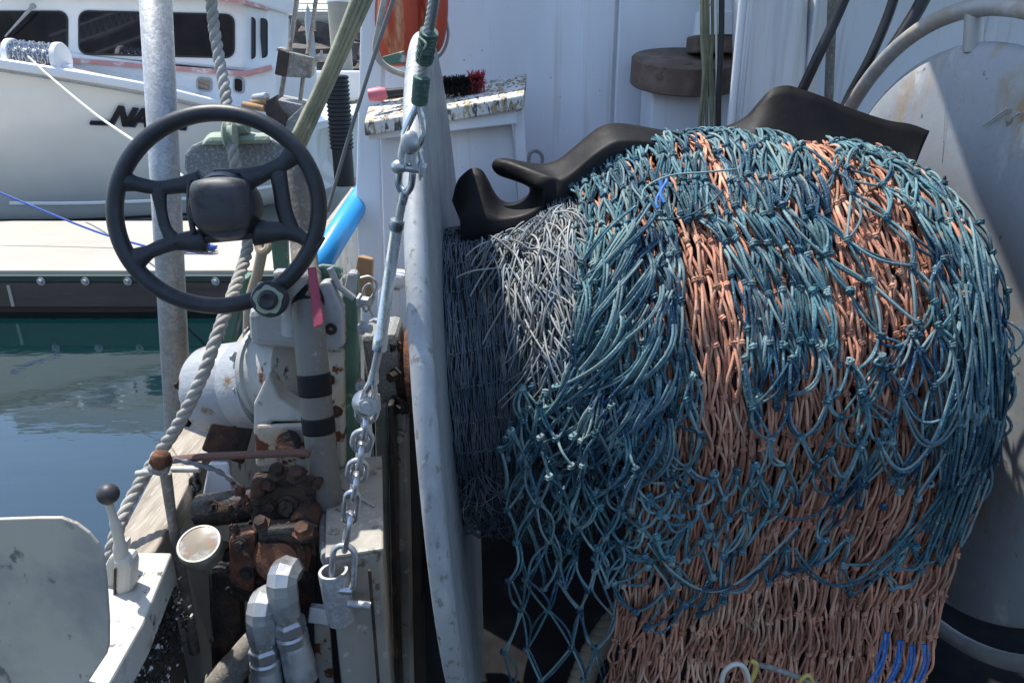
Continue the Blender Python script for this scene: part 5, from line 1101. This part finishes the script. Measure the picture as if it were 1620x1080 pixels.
for i in range(260):
    u = q.uniform(.03,.16); s = q.uniform(.55,.88); t = np.linspace(0,1,9); a = q.normal()*.6; L_ = q.uniform(.05,.10); P.append(gsurf(u+L_*math.sin(a)*t+.006*np.sin(4*t+q.uniform(0,6)), s+L_*math.cos(a)*t, q.uniform(.002,.03)+.02*np.sin(math.pi*t)))
netobj('frayed_ends', [batch(np.array(P),.0009,4)], m_greynet, grey)
# ---- rings and cord on the lower edge
for (pts,m,lab,r_) in (([(1140,1085),(1146,1062),(1162,1050),(1178,1056),(1188,1085)],m_ivory,'ivory plastic ring at the bottom edge of the coral net',.0042),
      ([(1184,1085),(1194,1064),(1196,1050),(1188,1044)],m_yel,'yellow plastic ring left of the brown stick',.0042),([(1262,1090),(1268,1074),(1280,1068),(1290,1090)],m_yel,'small yellow ring right of the brown stick',.0036)):
    mb = MB(); mb.tube(smooth_path([at(x,y,.95) for x,y in pts]),r_,10); tag(mb.build('net_ring', m, angle=180),lab,'ring','rings on the lower net edge')
mb = MB(); mb.tube(smooth_path([at(1196,1050,.97),at(1240,1062,.96),at(1300,1085,.95)]),[.005]*17,9); tag(mb.build('stick', m_col),'thin brown stick between two yellow rings','stick')
mb = MB(); twisted(mb, smooth_path([at(990,960,1.25),at(960,1000,1.22),at(930,1050,1.2),at(905,1120,1.18)],8),.026,.09,8,5); tag(mb.build('thick_rope', m_tan2, angle=180),'thick frayed brown rope in the dark below the teal net','rope')
# ---- black rubber mat draped behind the net
TOPP = [(716,318),(724,288),(738,272),(750,266),(762,270),(772,286),(780,302),(790,315),(804,321),(822,318),(836,308),(839,298),(830,289),(812,283),(793,278),(782,270),(779,260),(786,252),(802,252),(830,257),(858,260),(885,252),(915,228),(948,202),(975,196),(1010,200),(1060,208),(1110,207),(1150,200),(1180,185),(1200,163),(1220,142),(1243,136),(1262,140),(1300,153),(1340,170),(1400,190),(1440,197),(1470,208)]
BOTP = [(728,350),(735,352),(742,352),(752,352),(764,350),(774,350),(782,350),(792,350),(806,348),(826,344),(846,336),(858,326),(862,316),(862,306),(858,298),(862,292),(872,286),(880,284),(884,286),(890,288),(898,284),(915,270),(940,248),(965,232),(985,226),(1020,226),(1060,232),(1110,232),(1150,230),(1180,228),(1200,228),(1225,230),(1250,232),(1275,236),(1310,244),(1350,256),(1395,270),(1420,275),(1446,268)]
def matY(px, top): 
    y = float(np.interp(px,[716,800,900,1000,1470],[1.36,1.36,1.36,1.38,1.42])); return y+(.05 if top else -.02)
T3 = smooth_path([at(x,y,matY(x,1)) for x,y in TOPP],5); B3_ = smooth_path([at(x,y,matY(x,0)) for x,y in BOTP],5)
mt = MB(); nM = len(T3); G = 6
for i in range(nM):
    for k in range(G+1):
        t = k/G; p = T3[i].lerp(B3_[i],t); p += V((0,.002*math.sin(math.pi*t),0)); mt.v.append(tuple(p))
    mt.v.append(tuple(B3_[i]+V((0,-.02 if False else .03,-.10))))
for i in range(nM-1):
    for k in range(G+1):
        a = i*(G+2)+k; mt.f.append((a,a+1,a+G+3,a+G+2))
o = mt.build('rubber_mat', m_rub, angle=180); sd = o.modifiers.new('thickness','SOLIDIFY'); sd.thickness = .003; sd.offset = 0
tag(o,'black rubber mat with wavy edge stuck up behind the wound nets','rubber mat')
mb = MB(); mb.prism([at(1484,296,1.45),at(1501,272,1.47),at(1502,300,1.47),at(1512,330,1.46),at(1490,330,1.43)],(0,.004,0)); tag(mb.build('mat_corner', m_rub, smooth=False),'small black triangular mat corner sticking out right of the nets','rubber mat')
